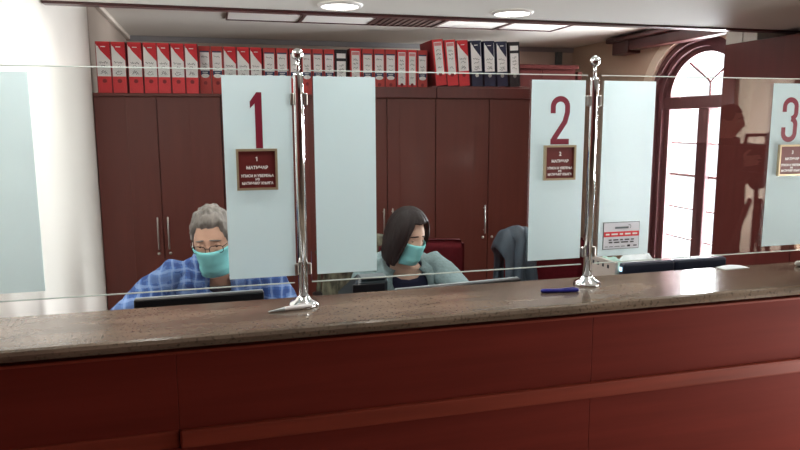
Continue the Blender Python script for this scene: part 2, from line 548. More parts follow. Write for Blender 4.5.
# ceiling panels of the back room
edges = [.13, .72, 1.31, 1.89, 2.47, 3.04]
names = ['cream ceiling panel framed in brown, leftmost of the row behind the low ceiling edge',
         'cream ceiling panel framed in brown, between the leftmost one and the grille',
         'brown slatted grille panel in the row of ceiling panels',
         'bright ceiling panel framed in brown, just right of the slatted grille',
         'bright ceiling panel framed in brown, rightmost of the row near the window']
for i in range(5):
    x0, x1 = edges[i], edges[i + 1]; y0, y1 = 4.9, 5.80; z = HC
    t = thing('ceiling_panel', names[i], 'ceiling panel', ((x0 + x1) / 2, (y0 + y1) / 2, z), 'framed panels in the back ceiling')
    m = MB(); b = .014
    m.box(x0, x1, y1 - b, y1, z - .014, z); m.box(x0, x1, y0, y0 + b, z - .014, z)
    m.box(x0, x0 + b, y0 + b, y1 - b, z - .014, z); m.box(x1 - b, x1, y0 + b, y1 - b, z - .014, z)
    m.build('frame', M['wood_trim'], t)
    m = MB()
    if i == 2:
        m.box(x0 + b, x1 - b, y0 + b, y1 - b, z - .004, z - .001, 0)
        k = x0 + .05
        while k < x1 - .04:
            m.box(k, k + .022, y0 + b, y1 - b, z - .012, z - .004, 1); k += .055
        m.build('grille', [M['grille'], M['wood_trim']], t)
    else:
        m.box(x0 + b, x1 - b, y0 + b, y1 - b, z - .006, z - .001); m.build('panel', M['ceilpanel'], t)

# downlights
lamp_lbl = ['round ceiling downlight near the left wall above the counter', 'lit round downlight above the first chrome post',
            'lit round downlight above the second number strip', 'round ceiling downlight nearest the window']
for i, x in enumerate((-.28, .592, 1.462, 2.33)):
    if i in (1, 2):
        t = thing('ceiling_light', lamp_lbl[i], 'ceiling light', (x, 3.2, SOF), 'round downlights in the low ceiling')
        m = MB(); m.lathe([(.086, -.001), (.088, -.012), (.102, -.010), (.106, -.0005)], (x, 3.2, SOF), caps=False); m.build('trim_ring', M['white'], t, True)
        m = MB(); m.lathe([(.0005, -.011), (.06, -.011), (.088, -.007), (.088, -.001), (.0005, -.001)], (x, 3.2, SOF)); m.build('diffuser', M['lamp'], t)

# hall behind the camera (seen as reflections)
m = MB(); m.box(-1.0, 6.8, -2.9, -2.6, 0, SOF)
struct(m.build('wall_front', M['hall_wall']))
m = MB(); m.box(5.52, 5.70, -2.6, -2.54, 0, SOF, bev=.01); struct(m.build('trim_7', M['cream']))
m = MB(); m.box(2.96, 3.1, .72, .82, 0, SOF); m.box(2.96, 3.1, 1.62, 1.98, 0, SOF); m.box(2.96, 3.1, .82, 1.62, 1.32, SOF); m.box(2.96, 3.1, .82, 1.62, 0, .12)
struct(m.build('wall_light_stub', M['beige_wall']))  # unseen stub, added with its low opening to light the counter's right end
m = MB(); m.box(2.96, 6.8, 1.98, 2.2, 0, SOF); struct(m.build('wall_hall_side', M['beige_wall']))
m = MB()
m.box(6.5, 6.8, -2.9, 2.2, 0, SOF)
struct(m.build('wall_hall_right', M['beige_wall']))
hd = thing('door_1', 'x', 'door', (3.6, -2.6, 0)); del hd['label']; del hd['category']; struct(hd)
m = MB(); m.box(-.715, 5.50, -2.6, -2.57, 0, 2.14); m.build('door_panelling', M['wood_dark'], hd)
for k in range(6):
    x = -.2 + k * .95
    m = MB(); m.box(x, x + .75, -2.57, -2.55, .2, 1.95, bev=.01); m.build('door_leaf', M['wood_dark'], hd)

# ------------------------------------------------------------------ counter
t = thing('reception_counter', 'long red-brown veneered reception counter front with a lighter moulding band', 'counter', (1.2, 1.8, 0))
segs = [(XL, -.113), (-.113, 1.03), (1.03, 2.17), (2.17, 2.95)]
for a, b in segs:
    m = MB(); m.box(a + .0004, b - .0004, 1.66, 1.69, .853, 1.050, bev=.001); m.build('upper_panel', M['wood_front'], t)
    m = MB(); m.box(a + .0004, b - .0004, 1.66, 1.69, .06, .806, bev=.001); m.build('lower_panel', M['wood_front'], t)
for a, b in ((XL, -.113), (-.113, 2.95)):
    m = MB(); m.box(a, b - .001, 1.648 if a > -.5 else 1.656, 1.69, .806, .853, bev=.006)
    m.build('moulding', M['wood_mould'], t)
m = MB(); m.box(XL, 2.95, 1.650, 1.69, 1.050, 1.058, bev=.003); m.build('top_rail', M['wood_mould'], t)
m = MB(); m.box(XL, 2.95, 1.69, 1.93, 0, 1.07); m.build('carcass', M['gap'], t)
m = MB(); m.box(XL, 2.95, 1.675, 1.69, 0, .06); m.build('plinth', M['gap'], t)
m = MB(); m.box(XL + .003, 2.95, 1.625, 1.94, 1.070, CT, bev=.012)
tag(m.build('countertop', M['granite'], None, False), 'polished brown speckled granite countertop running along the counter', 'countertop')

# posts
PX = [-.664, .222, 1.108, 1.994]
def make_post():
    r = thing('glass_post', '', 'post', (0, 0, 0), 'chrome posts holding the counter glass')
    m = MB(); m.lathe([(.0005, 0), (.041, 0), (.042, .004), (.038, .011), (.024, .018), (.019, .026), (.014, .030), (.0005, .030)], (0, 0, 0), 28)
    m.build('base_flange', M['chrome'], r, True)
    m = MB(); m.lathe([(.0005, .029), (.0135, .029), (.0135, .628), (.0125, .636), (.0005, .636)], (0, 0, 0), 24); m.build('tube', M['chrome'], r, True)
    m = MB(); m.lathe([(.0005, .634), (.0052, .634), (.0052, .672), (.0005, .672)], (0, 0, 0), 14); m.build('stem', M['chrome'], r, True)
    m = MB(); m.ell((0, 0, .684), (.0155, .0155, .0155), 20); m.build('ball_finial', M['chrome'], r, True)
    for s in (-1, 1):
        for z in (.105, .567):
            m = MB(); m.box(min(s * .012, s * .0232), max(s * .012, s * .0232), -.009, .009, z - .016, z + .016, bev=.003)
            m.build('glass_clamp', M['steel'], r)
    return r
p0 = make_post()
plb = ['chrome glass post with ball finial at the left wall', 'chrome post with ball finial behind the white pen',
       'chrome post with ball finial beside the blue pen', 'chrome glass post with ball finial right of number 3']
for i, x in enumerate(PX):
    o = p0 if i == 0 else copy_tree(p0)
    o.location = (x, GY, CT); o['label'] = plb[i]

# glass screens
GZ0, GZ1 = 1.168, 1.741
def screen(x0, x1, films, label, number=None):
    r = thing('glass_screen', label, 'glass screen', ((x0 + x1) / 2, GY, GZ0), 'clear glass screens on the counter')
    m = MB(); y0, y1 = GY - .003, GY + .003
    m.box(x0, x1, y0, y1, GZ0, GZ1)
    m.build('pane', M['glass'], r)
    m = MB(); m.box(x0, x1, y0, y1, GZ1, GZ1 + .0026); m.build('top_edge', M['edge'], r)
    m = MB(); m.box(x0, x1, y0, y1, GZ0 - .0024, GZ0); m.build('bottom_edge', M['edge'], r)
    for a, b in films:
        m = MB(); m.box(a, b, y0 - .0013, y0 - .0003, 1.188, 1.727); m.build('frosted_strip', M['frost'], r)
    if number:
        m = MB(); number(m, y0 - .0016); m.build('number', M['crimson'], r)
    return r
def num1(m, y):
    vs = [(.124, 1.684), (.124, 1.538), (.106, 1.538), (.106, 1.655), (.0935, 1.642), (.0935, 1.660), (.111, 1.684)]
    m.prism(vs, lambda u, v: (u, y - .001, v), lambda u, v: (u, y, v))
def arcpts(cx, cz, rx, rz, a0, a1, n=10):
    return [(cx + rx * cos(radians(a0 + (a1 - a0) * k / n)), cz + rz * sin(radians(a0 + (a1 - a0) * k / n))) for k in range(n + 1)]
def num2(m, y):
    cx = .995
    pts = [(cx - .0235, 1.630)] + arcpts(cx, 1.650, .0235, .0225, 180, 0, 12) + [(cx + .0235, 1.632), (cx + .016, 1.605), (cx - .018, 1.556), (cx - .0225, 1.547)]
    stroke(m, pts, .0165, y)
    stroke(m, [(cx - .030, 1.5465), (cx + .031, 1.5465)], .0165, y - .0002)
def num3(m, y):
    cx = 1.836
    pts = [(cx - .0235, 1.635)] + arcpts(cx, 1.652, .0235, .0225, 180, 0, 12) + [(cx + .0235, 1.635)] + arcpts(cx + .002, 1.632, .0215, .019, 0, -80, 6)
    stroke(m, pts, .0165, y)
    pts = arcpts(cx + .002, 1.594, .0215, .019, 80, 0, 6) + [(cx + .0235, 1.585)] + arcpts(cx, 1.567, .0235, .0225, 0, -180, 12) + [(cx - .0235, 1.585)]
    stroke(m, pts, .0165, y - .0002)
screen(PX[0] + .024, PX[1] - .024, [(-.640, -.426), (.024, .203)], 'clear glass screen with frosted strips and crimson number 1', num1)
screen(PX[1] + .024, PX[2] - .024, [(.261, .431), (.901, 1.077)], 'clear glass screen with frosted strips and crimson number 2', num2)
screen(PX[2] + .024, PX[3] - .024, [(1.139, 1.319), (1.762, 1.968)], 'clear glass screen with frosted strips and crimson number 3', num3)

# plaques
def plaque(x0, x1, z0, z1, d, label):
    y = GY - .0046
    r = thing('counter_plaque', label, 'plaque', ((x0 + x1) / 2, y, z0), 'maroon counter plaques')
    m = MB(); b = .006
    m.box(x0, x1, y - .010, y, z1 - b, z1); m.box(x0, x1, y - .010, y, z0, z0 + b)
    m.box(x0, x0 + b, y - .010, y, z0 + b, z1 - b); m.box(x1 - b, x1, y - .010, y, z0 + b, z1 - b)
    m.build('plaque_frame', M['brass'], r)
    m = MB(); m.box(x0 + b, x1 - b, y - .006, y, z0 + b, z1 - b); m.build('plaque_face', M['maroon'], r)
    m = MB(); cx = (x0 + x1) / 2; h = z1 - z0; yy = y - .0062; w = x1 - x0
    text_geo(m, d, cx, z1 - .24 * h, yy, .0115, bold=.0004)
    if d == '1': stroke(m, [(cx - .0035, z1 - .24 * h + .0022), (cx, z1 - .24 * h + .0050)], .0018, yy - .0012)
    text_geo(m, 'МАТИЧАР', cx, z1 - .45 * h, yy, .0082, maxw=.54 * w, bold=.0004)
    text_geo(m, 'УПИСИ И УВЕРЕЊА', cx, z1 - .65 * h, yy, .0070, maxw=.80 * w, bold=.00035)
    text_geo(m, 'ИЗ', cx, z1 - .738 * h, yy, .0058, bold=.00035)
    text_geo(m, 'МАТИЧНИХ КЊИГА', cx, z1 - .83 * h, yy, .0070, maxw=.76 * w, bold=.00035)
    m.build('plaque_text', M['white'], r)
plaque(.053, .160, 1.428, 1.537, '1', 'small maroon plaque in pale frame below the number 1')
plaque(.943, 1.047, 1.432, 1.536, '2', 'small maroon plaque in pale frame below the number 2')
plaque(1.797, 1.905, 1.425, 1.528, '3', 'small maroon plaque in pale frame below the number 3')

# notice sticker
r = thing('notice_sign', 'small grey notice with red band on the frosted strip right of the second post', 'sign', (1.22, GY - .003, 1.208))
y = GY - .0048; x0, x1, z0, z1 = 1.155, 1.284, 1.209, 1.295
m = MB(); m.box(x0, x1, y - .001, y, z0, z1, bev=.0); m.build('border', M['midgrey'], r)
m = MB(); m.box(x0 + .002, x1 - .002, y - .002, y - .001, z0 + .002, z1 - .002); m.build('notice_sheet', M['notice'], r)
m = MB(); m.box(x0 + .002, x1 - .002, y - .0026, y - .002, z1 - .046, z1 - .030); m.build('red_band', M['redcorner'], r)
m = MB(); cx = (x0 + x1) / 2
def dashes(cx, z, w, h, n, mat):
    x = cx - w / 2
    ws = [random.uniform(.5, 1.4) for _ in range(n)]; s = sum(ws) + .35 * (n - 1)
    for q in ws:
        ww = q * w / s
        m.box(x, x + ww, y - .0032, y - .0027, z - h / 2, z + h / 2, mat); x += ww + .35 * w / s
dashes(cx, z1 - .018, .048, .006, 1, 2); stroke(m, arcpts(cx + .026, z1 - .015, .006, .006, -60, 120, 6), .0016, y - .0032, 2)
dashes(cx, z1 - .038, .112, .0048, 5, 1)
dashes(cx, z1 - .056, .090, .0036, 5, 0); dashes(cx, z1 - .064, .088, .0036, 4, 0)
dashes(cx - .022, z1 - .077, .070, .0020, 4, 2); dashes(cx + .027, z1 - .076, .010, .006, 1, 0); dashes(cx + .050, z1 - .076, .012, .0035, 1, 0)
m.build('notice_text', [M['ink'], M['white'], M['midgrey']], r)

# things on the countertop
t = thing('pen', 'white plastic pen lying at the foot of the first chrome post', 'pen', (.18, 1.795, CT))
m = MB(); m.tube([(.165, 1.788, CT + .0062), (.236, 1.797, CT + .0072)], [.006, .007], 14); m.build('barrel', M['whiteplastic'], t, True)
m = MB(); m.tube([(.122, 1.7825, CT + .0022), (.165, 1.788, CT + .0062)], [.0018, .0058], 12); m.build('cap', M['silver'], t, True)
m = MB(); m.box(.20, .24, 1.7945, 1.7985, CT + .0135, CT + .016, bev=.001); m.build('clip', M['whiteplastic'], t)
t = thing('pen', 'dark blue pen lying left of the second chrome post', 'pen', (.975, 1.762, CT))
m = MB(); m.tube([(.925, 1.771, CT + .0065), (.990, 1.760, CT + .0065)], [.0062, .0065], 14); m.build('barrel', M['blueplastic'], t, True)
m = MB(); m.tube([(.985, 1.761, CT + .0066), (1.030, 1.7535, CT + .0066)], [.0070, .0066], 14); m.build('cap', M['blueplastic'], t, True)
m = MB(); m.box(.99, 1.028, 1.754, 1.758, CT + .012, CT + .015); m.build('clip', M['blueplastic'], t)
m = MB()
rows = [[(1.675 + .105 * u, 1.885 + .045 * v + .004 * u, CT + .0012 + .004 * sin(u * pi) * (v)) for u in [k / 10 for k in range(11)]] for v in (0, .33, .66, 1)]
m.grid(rows); o = m.build('paper_slip', M['paper'], None, True); solid(o, .0006)
tag(o, 'pale curled paper slip near the back edge of the countertop', 'paper')
t = thing('marker', 'beige marker lying on the countertop at the right edge of the picture', 'marker', (2.0, 1.86, CT))
m = MB(); m.tube([(1.962, 1.868, CT + .0095), (2.06, 1.875, CT + .0095)], [.009, .0095], 14); m.build('barrel', M['palebox'], t, True)
m = MB(); m.tube([(2.05, 1.8745, CT + .0097), (2.10, 1.878, CT + .0097)], [.0097, .0095], 14); m.build('cap', M['black'], t, True)

# ------------------------------------------------------------------ staff side desks and devices
def desk(x0, x1, y1, label):
    t = thing('desk', label, 'desk', ((x0 + x1) / 2, (1.95 + y1) / 2, 0), 'staff desks behind the counter')
    m = MB(); m.box(x0, x1, 1.95, y1, .71, .74, bev=.004); m.build('desktop', M['wood_door'], t)
    for a in (x0 + .01, x1 - .035):
        m = MB(); m.box(a, a + .025, 1.97, y1 - .03, 0, .71); m.build('side_panel', M['wood_door'], t)
desk(-.70, .40, 2.52, 'wooden staff desk behind the counter in front of the man')
desk(.41, 1.24, 2.88, 'wooden staff desk behind the counter in front of the woman')
desk(1.25, 2.30, 2.52, 'wooden staff desk carrying the printer by the window')

def monitor(cx, y, w, top, h, label, yaw=0, shell='black'):
    r = thing('monitor', label, 'monitor', (0, 0, 0), None)
    m = MB(); m.box(-w / 2, w / 2, -.012, .012, top - h, top, bev=.006); m.build('housing', M[shell], r)
    m = MB(); m.box(-w / 2 + .003, w / 2 - .003, .006, .014, top - .006, top + .002, bev=.002); m.build('bezel', M['silver'], r)
    m = MB(); m.box(-w * .3, w * .3, -.040, -.008, top - h * .8, top - h * .25, bev=.012); m.build('back_shell', M[shell], r)
    m = MB(); m.box(-w / 2 + .015, w / 2 - .015, .0121, .0131, top - h + .02, top - .015); m.build('screen', M['darkblue'], r)
    m = MB(); m.tube([(0, -.02, .032), (0, -.03, top - h * .55)], [.018, .016], 12); m.build('neck', M[shell], r)
    m = MB(); m.lathe([(.0005, 0), (.10, 0), (.10, .006), (.03, .016), (.0005, .016)], (0, -.01, 0), 24); m.build('base', M[shell], r, True)
    r.location = (cx, y, .74); r.rotation_euler.z = yaw
    return r
monitor(-.064, 2.19, .40, .322, .26, 'black monitor seen from behind in front of the man', .01)
monitor(.80, 2.14, .48, .312, .27, 'black monitor with thin silver edge in front of the woman', .10)
# small sloped device
t = thing('desktop_device', 'dark grey sloped desktop device left of the woman behind the counter', 'desktop device', (.5, 2.35, .74))
m = MB()
prof = [(2.30, .74), (2.30, 1.038), (2.315, 1.05), (2.37, 1.055), (2.43, .98), (2.43, .74)]
vs0 = lambda u, v: (.452 - (1.055 - v) * .30 if v > .8 else .44, u, v)
m.prism(prof, lambda u, v: (.440 + .045 * (v - 1.0) / .055 if v > .95 else .41, u, v), lambda u, v: (.582, u, v))
m.build('housing', M['darkgrey'], t)
m = MB(); m.box(.486, .580, 2.298, 2.36, 1.050, 1.058, bev=.002); m.build('top_cover', M['midgrey'], t)
m = MB(); m.box(.452, .572, 2.292, 2.3, .96, 1.035, bev=.003); m.build('back_panel', M['black'], t)
# printer
t = thing('printer', 'beige printer with dark blue front and side vents behind the counter by the window', 'printer', (1.6, 2.2, .74))
m = MB(); m.box(1.372, 1.83, 2.08, 2.30, .74, 1.046, bev=.004); m.box(1.372, 1.384, 2.08, 2.30, 1.04, 1.104, bev=.003); m.box(1.82, 1.83, 2.08, 2.30, 1.03, 1.05, bev=.003); m.build('casing', M['beigeplastic'], t)
m = MB(); m.box(1.388, 1.606, 2.055, 2.085, .80, 1.105, bev=.01); m.box(1.608, 1.832, 2.055, 2.085, .80, 1.105, bev=.01); m.build('front_cover', M['darkblue'], t)
m = MB(); m.box(1.383, 1.389, 2.062, 2.072, 1.075, 1.09); m.build('power_light', M['led'], t)
for k in range(5):
    m = MB(); m.box(1.3705, 1.3725, 2.12 + k * .033, 2.13 + k * .033, 1.075, 1.088); m.build('vent', M['ink'], t)
def crumple(x0, x1, y0, y1, z, amp, seed, mat, label):
    m = MB(); rows = []
    for i in range(9):
        row = []
        for k in range(13):
            u = k / 12; v = i / 8
            n = noise.noise(V((u * 3 + seed, v * 2.2, seed)))
            row.append((x0 + (x1 - x0) * u, y0 + (y1 - y0) * v, z + amp * (.5 + .9 * abs(n)) * sin(pi * min(1, u * 1.0 + .02)) ** .5 * sin(pi * (.08 + .9 * v)) ** .6))
        rows.append(row)
    m.grid(rows); o = m.build('paper_sheet', M[mat], None, True); solid(o, .001)
    return tag(o, label, 'paper', 'loose papers in the printer tray')
crumple(1.392, 1.462, 2.10, 2.27, 1.047, .075, 1.0, 'paper_green', 'pale green crumpled paper in the printer tray, nearest the post')
crumple(1.47, 1.62, 2.10, 2.28, 1.047, .088, 4.2, 'paper', 'white crumpled paper in the middle of the printer tray')
crumple(1.63, 1.76, 2.11, 2.27, 1.047, .014, 8.1, 'paper_green', 'pale green paper in the printer tray nearest the window')

# ------------------------------------------------------------------ office chairs
def make_chair():
    r = thing('office_chair', '', 'chair', (0, 0, 0), 'burgundy office chairs')
    m = MB(); m.box(-.24, .24, -.24, .22, .43, .50, bev=.03); m.build('seat', M['burgundy'], r, True)
    m = MB()
    rows = []
    bm = bmesh.new(); bmesh.ops.create_cube(bm, size=1)
    bmesh.ops.subdivide_edges(bm, edges=bm.edges[:], cuts=6, use_grid_fill=True)
    for v in bm.verts:
        x, y, z = v.co
        v.co = V((x * .48, .23 + y * .06 - .05 * (2 * x) ** 2 * 1.0 + .05, .785 + z * .36))
    bmesh.ops.bevel(bm, geom=[e for e in bm.edges if e.calc_face_angle(0) > .9], offset=.02, segments=3, affect='EDGES')
    m.bm(bm); m.build('backrest', M['burgundy'], r, True)
    m = MB(); m.tube([(0, .0, .12), (0, .0, .43)], [.028, .024], 14); m.build('gas_column', M['black'], r, True)
    m = MB(); m.tube([(0, .1, .44), (0, .28, .46), (0, .31, .66)], [.022, .022, .02], 10); m.build('back_support', M['black'], r, True)
    for k in range(5):
        a = 2 * pi * k / 5 + .3
        m = MB(); m.tube([(0, 0, .11), (.27 * cos(a), .27 * sin(a), .075)], [.024, .016], 10); lg = m.build('leg', M['black'], r, True)
        m = MB(); m.ell((.27 * cos(a), .27 * sin(a), .03), (.028, .028, .03), 12); m.build('caster', M['black'], lg, True)
    for s in (-1, 1):
        m = MB(); m.tube([(s * .23, .02, .46), (s * .285, .04, .55), (s * .285, .04, .66)], [.014] * 3, 8)
        m.box(s * .285 - .028, s * .285 + .028, -.11, .15, .655, .685, bev=.012); m.build('armrest', M['black'], r, True)
    return r
ch = make_chair()
chl = [((-.02, 2.98, 0), 0.02, 'burgundy office chair under the man in the plaid shirt'),
       ((1.075, 3.24, 0), 0, 'burgundy office chair behind the woman in the grey cardigan'),
       ((1.76, 3.12, 0), 0.0, 'burgundy office chair with a slate jacket on its back'),
       ((.84, 3.78, 0), 0, 'burgundy office chair draped with an olive patterned coat')]
for i, (loc, rz, lb) in enumerate(chl):
    o = ch if i == 0 else copy_tree(ch)
    o.location = loc; o.rotation_euler.z = rz; o['label'] = lb
    if i == 3: o.scale.z = .89

def drape(name, x0, x1, yc, top, front, back, mat, label, cat, amp, folds, seed, thick=.03):
    m = MB(); rows = []; n = 40
    for i in range(25):
        s = i / 24 * 2 - 1        # -1 front bottom, 0 top, 1 back bottom
        row = []
        for k in range(n + 1):
            u = k / n
            x = x0 + (x1 - x0) * u
            w = .055 + amp * .7 * (.5 + .5 * sin(u * folds * 2 * pi + seed + 1.3 * s)) * min(1, abs(s) * 1.6 + .15)
            w += .02 * noise.noise(V((u * 6, s * 3, seed)))
            if abs(s) < .22:
                a = s / .22 * pi / 2; y = yc + sin(a) * w; z = top + .035 * (cos(a)) + .014 * noise.noise(V((u * 5, seed, 0)))
            else:
                q = (abs(s) - .22) / .78; y = yc + (1 if s > 0 else -1) * (w + .03 * q); z = top - q * ((front if s < 0 else back) + .05 * sin(u * 5 + seed))
                x += .02 * sin(q * 4 + u * 3 + seed) + (u - .5) * -.05 * q
            z -= .10 * (abs(u - .5) * 2) ** 4
            row.append((x, y, z))
        rows.append(row)
    m.grid(rows); o = m.build(name, M[mat], None, True); solid(o, thick * .5, 1)
    for p in o.data.polygons: p.use_smooth = True
    return tag(o, label, cat)
drape('jacket', 1.49, 1.72, 3.40, .985, .42, .4, 'jacket', 'slate grey jacket draped over the burgundy chair near the second strip', 'jacket', .035, 2.6, 1.0)
drape('coat', .58, 1.08, 4.03, .885, .62, .5, 'coat', 'olive brown patterned coat hanging behind the woman', 'coat', .05, 4.2, 2.0)

# ------------------------------------------------------------------ cabinets
def hbar(mb, x, y, z0, z1):
    mb.tube([(x, y - .028, z0), (x, y - .028, z1)], [.006, .006], 10)
    for z in (z0 + .02, z1 - .02): mb.tube([(x, y, z), (x, y - .028, z)], [.005, .005], 8)
def cabinet(x0, x1, seam, z1, handles, label, lip=False, pal='wood_door'):
    t = thing('cabinet', label, 'cabinet', ((x0 + x1) / 2, CABY + .22, 0), 'tall wooden cabinets along the back')
    y = CABY
    m = MB(); m.box(x0, x1, y + .02, y + .45, .06, z1 - .02); m.box(x0 + .02, x1 - .02, y + .05, y + .44, 0, .06); m.build('carcass', M[pal], t)
    if lip:
        m = MB(); m.box(x0 + .001, x1 - .001, y - .02, y + .02, z1 - .02, z1 + .055, bev=.004); m.box(x0 + .001, x1 - .001, y + .02, y + .45, z1 - .02, z1, bev=.002)
        m.build('cornice', M['wood_dark'], t)
    else:
        m = MB(); m.box(x0 + .001, x1 - .001, y - .004, y + .45, z1 - .02, z1, bev=.003); m.build('top_board', M[pal], t)
    for a, b, sd in ((x0, seam, 1), (seam, x1, -1)):
        m = MB(); m.box(a + .003, b - .003, y, y + .02, .07, z1 - .024, bev=.002); d = m.build('door', M[pal], t)
        hx = (seam - sd * .032)
        if handles[0 if sd == 1 else 1]:
            m = MB(); hbar(m, hx, y, .80, 1.005); m.build('handle', M['steel'], d, True)
        m = MB(); m.lathe([(.0005, -.006), (.009, -.006), (.011, 0), (.0005, 0)], (hx - sd * .004, y, .765), 14, axis='y'); m.build('lock', M['steel'], d, True)
    return t
cabinet(-.716, .05, -.345, 1.80, (1, 1), 'tall red-brown cabinet against the left wall behind the man')
cabinet(.052, .756, .40, 1.80, (1, 1), 'tall red-brown cabinet mostly hidden behind the number 1 strip')
cabinet(.758, 1.525, 1.168, 1.80, (1, 1), 'tall red-brown cabinet directly behind the woman', True)
cabinet(1.527, 2.262, 1.935, 1.80, (1, 0), 'tall red-brown cabinet behind the jacket chair, rightmost of the row', True)
# ledge on which the leaning binders stand
m = MB(); m.box(1.50, 2.262, CABY + .022, CABY + .43, 1.8005, 1.868, bev=.003)
tag(m.build('shelf_board', M['wood_dark']), 'low dark wooden riser under the leaning binders on the rightmost cabinet', 'riser')

# far cupboard
t = thing('cupboard', 'dark reddish cupboard top further back right of the navy binders', 'cupboard', (2.9, 5.75, 0))
m = MB(); m.box(2.52, 3.19, 5.6, 5.98, 0, 2.085); m.build('carcass', M['wood_cup'], t)
m = MB(); m.box(2.50, 3.21, 5.57, 6.0, 2.085, 2.12, bev=.006); m.build('top_board', M['wood_cup'], t)
m = MB(); m.box(2.53, 2.85, 5.58, 5.6, .08, 2.07); m.build('door', M['wood_cup'], t)
m = MB(); m.box(2.856, 3.18, 5.58, 5.6, .08, 2.07); m.build('door', M['wood_cup'], t)
m = MB(); m.box(3.225, 3.272, 5.62, 5.98, 0, 2.065, bev=.005)
tag(m.build('cupboard_unit', M['wood_cup']), 'narrow dark cabinet end beside the far cupboard', 'cupboard')

# tall cabinet at right, end of the counter
t = thing('wardrobe', 'tall dark red wood wardrobe at the right hiding half of the arched window', 'wardrobe', (3.5, 3.45, 0))
m = MB(); m.box(3.32, 3.85, 2.55, 3.86, .0, 2.10); m.build('carcass', M['wood_dark'], t)
for a, b in ((2.56, 3.20), (3.205, 3.858)):
    m = MB(); m.box(3.30, 3.32, a, b, .08, 2.112, bev=.002); d = m.build('door', M['wood_dark'], t)
for i, (a, b, lb) in enumerate(((3.715, 3.858, 'pale box on the dark wardrobe beside the arched window'), (3.585, 3.705, 'pale box on the dark wardrobe, the one further from the window'))):
    m = MB(); m.box(3.305, 3.60, a, b, 2.1125, 2.30, bev=.004)
    m.box(3.303, 3.305, a + .01, b - .01, 2.20, 2.203)
    tag(m.build('storage_box', M['palebox']), lb, 'box', 'pale boxes on the wardrobe')

# ------------------------------------------------------------------ binders
BH = .315; BD = .285; BW = .08
def make_binder(kind, seed):
    rnd = random.Random(seed)
    r = thing('ring_binder', '', 'binder', (0, 0, 0), 'lever arch binders on the cabinets')
    cm = {'A': 'red', 'B': 'brick', 'C': 'red', 'D': 'navy', 'E': 'blacktex'}[kind]
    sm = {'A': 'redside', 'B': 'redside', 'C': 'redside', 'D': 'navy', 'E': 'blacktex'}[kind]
    w = BW / 2
    m = MB()
    m.box(-w + .003, w - .003, 0, .003, 0, BH, 0, .0012)             # spine
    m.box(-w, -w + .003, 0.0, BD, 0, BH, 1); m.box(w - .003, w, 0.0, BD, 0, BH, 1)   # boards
    m.build('cover', [M[cm], M[sm]], r)
    m = MB(); m.box(-w + .006, w - .006, .03, BD - .01, .006, BH - .02); m.build('paper_block', M['paper'], r)
    m = MB(); m.lathe([(.009, -.0012), (.0125, -.0012), (.0125, 0), (.009, 0)], (0, 0, .075), 16, axis='y')
    m.lathe([(.0005, -.0004), (.009, -.0004), (.009, 0), (.0005, 0)], (0, 0, .075), 16, 1, axis='y')
    m.build('finger_ring', [M['steel'] if kind in 'DE' else M[sm], M['ink']], r)
    m = MB(); y = -.0006
    def rect(x0, x1, z0, z1, mat, dy=0): m.box(x0, x1, y - dy - .0004, y - dy + .0005, z0, z1, mat)
    lw = .036
    if kind == 'A' or kind == 'D':
        z0, z1 = .103, .302
        rect(-lw, lw, z0, z1, 0)
        if kind == 'D': lw = .033
        m.prism([(-lw + .006, z1 - .008), (lw, z1 - .008), (lw, z1 - .10), (-lw + .022, z1 - .040)], lambda u, v: (u, y - .001, v), lambda u, v: (u, y, v), 1)
        m.prism([(-lw, z1), (lw, z1), (lw, z1 - .022), (-lw + .004, z1 - .014)], lambda u, v: (u, y - .0012, v), lambda u, v: (u, y, v), 1)
        stroke(m, [(-.012, z1 - .018), (.014, z1 - .018)], .005, y - .0016, 0)
        ink = [(z0 + .085, .05), (z0 + .062, .035), (z0 + .018, .04), (z0 + .03, .03)]
    elif kind == 'B':
        rect(-.031, .031, .125, .275, 0); rect(-.031, .031, .275, .284, 1)
        rect(-.031, .031, .125, .155, 1, .0004)
        m.prism(arcpts(0, .122, .027, .014, 0, 360, 16)[:-1], lambda u, v: (u, y - .0016, v), lambda u, v: (u, y - .0002, v), 0)
        stroke(m, [(-.018, .145), (.018, .145)], .005, y - .001, 0)
        ink = [(.245, .045), (.20, .035), (.178, .03)]
    elif kind == 'C':
        rect(-.027, .027, .075, .298, 0); rect(-.024, .024, .272, .292, 1, .0004)
        ink = [(.24, .03), (.215, .034), (.185, .03), (.125, .03)]
    else:
        rect(-.03, .03, .255, .288, 0); rect(-.03, .03, .09, .235, 0)
        ink = [(.205, .03), (.18, .036), (.13, .034), (.155, .03)]
    for z, ww in ink:                                              # handwriting
        x = -ww / 2; pts = []
        while x < ww / 2:
            pts.append((x + rnd.uniform(-.001, .001), z + rnd.uniform(-.0075, .0075))); x += .0042
        stroke(m, pts, .0019, y - .0024, 2)
    c2 = {'A': 'redcorner', 'B': 'navyband', 'C': 'pinkband', 'D': 'navy', 'E': 'ink'}[kind]
    m.build('label', [M['label'], M[c2], M['ink']], r, fix=False)
    return r
kinds = 'AAAAAAABBAAABBBBBBECBBBCCBCCADDDE'
pos = [(-0.645, 0.086), (-0.557, 0.086), (-0.461, 0.086), (-0.371, 0.084), (-0.29, 0.078), (-0.205, 0.083), (-0.12, 0.081), (-0.038, 0.075),
       (0.04, 0.076), (0.122, 0.083), (0.208, 0.083), (0.292, 0.078), (0.38, 0.083), (0.465, 0.080), (0.549, 0.073), (0.631, 0.07), (0.707, 0.073),
       (0.786, 0.074), (0.870, 0.083), (0.974, 0.083), (1.06, 0.079), (1.144, 0.081), (1.227, 0.079), (1.309, 0.077), (1.386, 0.073), (1.463, 0.074),
       (1.590, .085), (1.678, .085), (1.766, .085), (1.866, .085), (1.966, .085), (2.064, .085), (2.163, .085)]
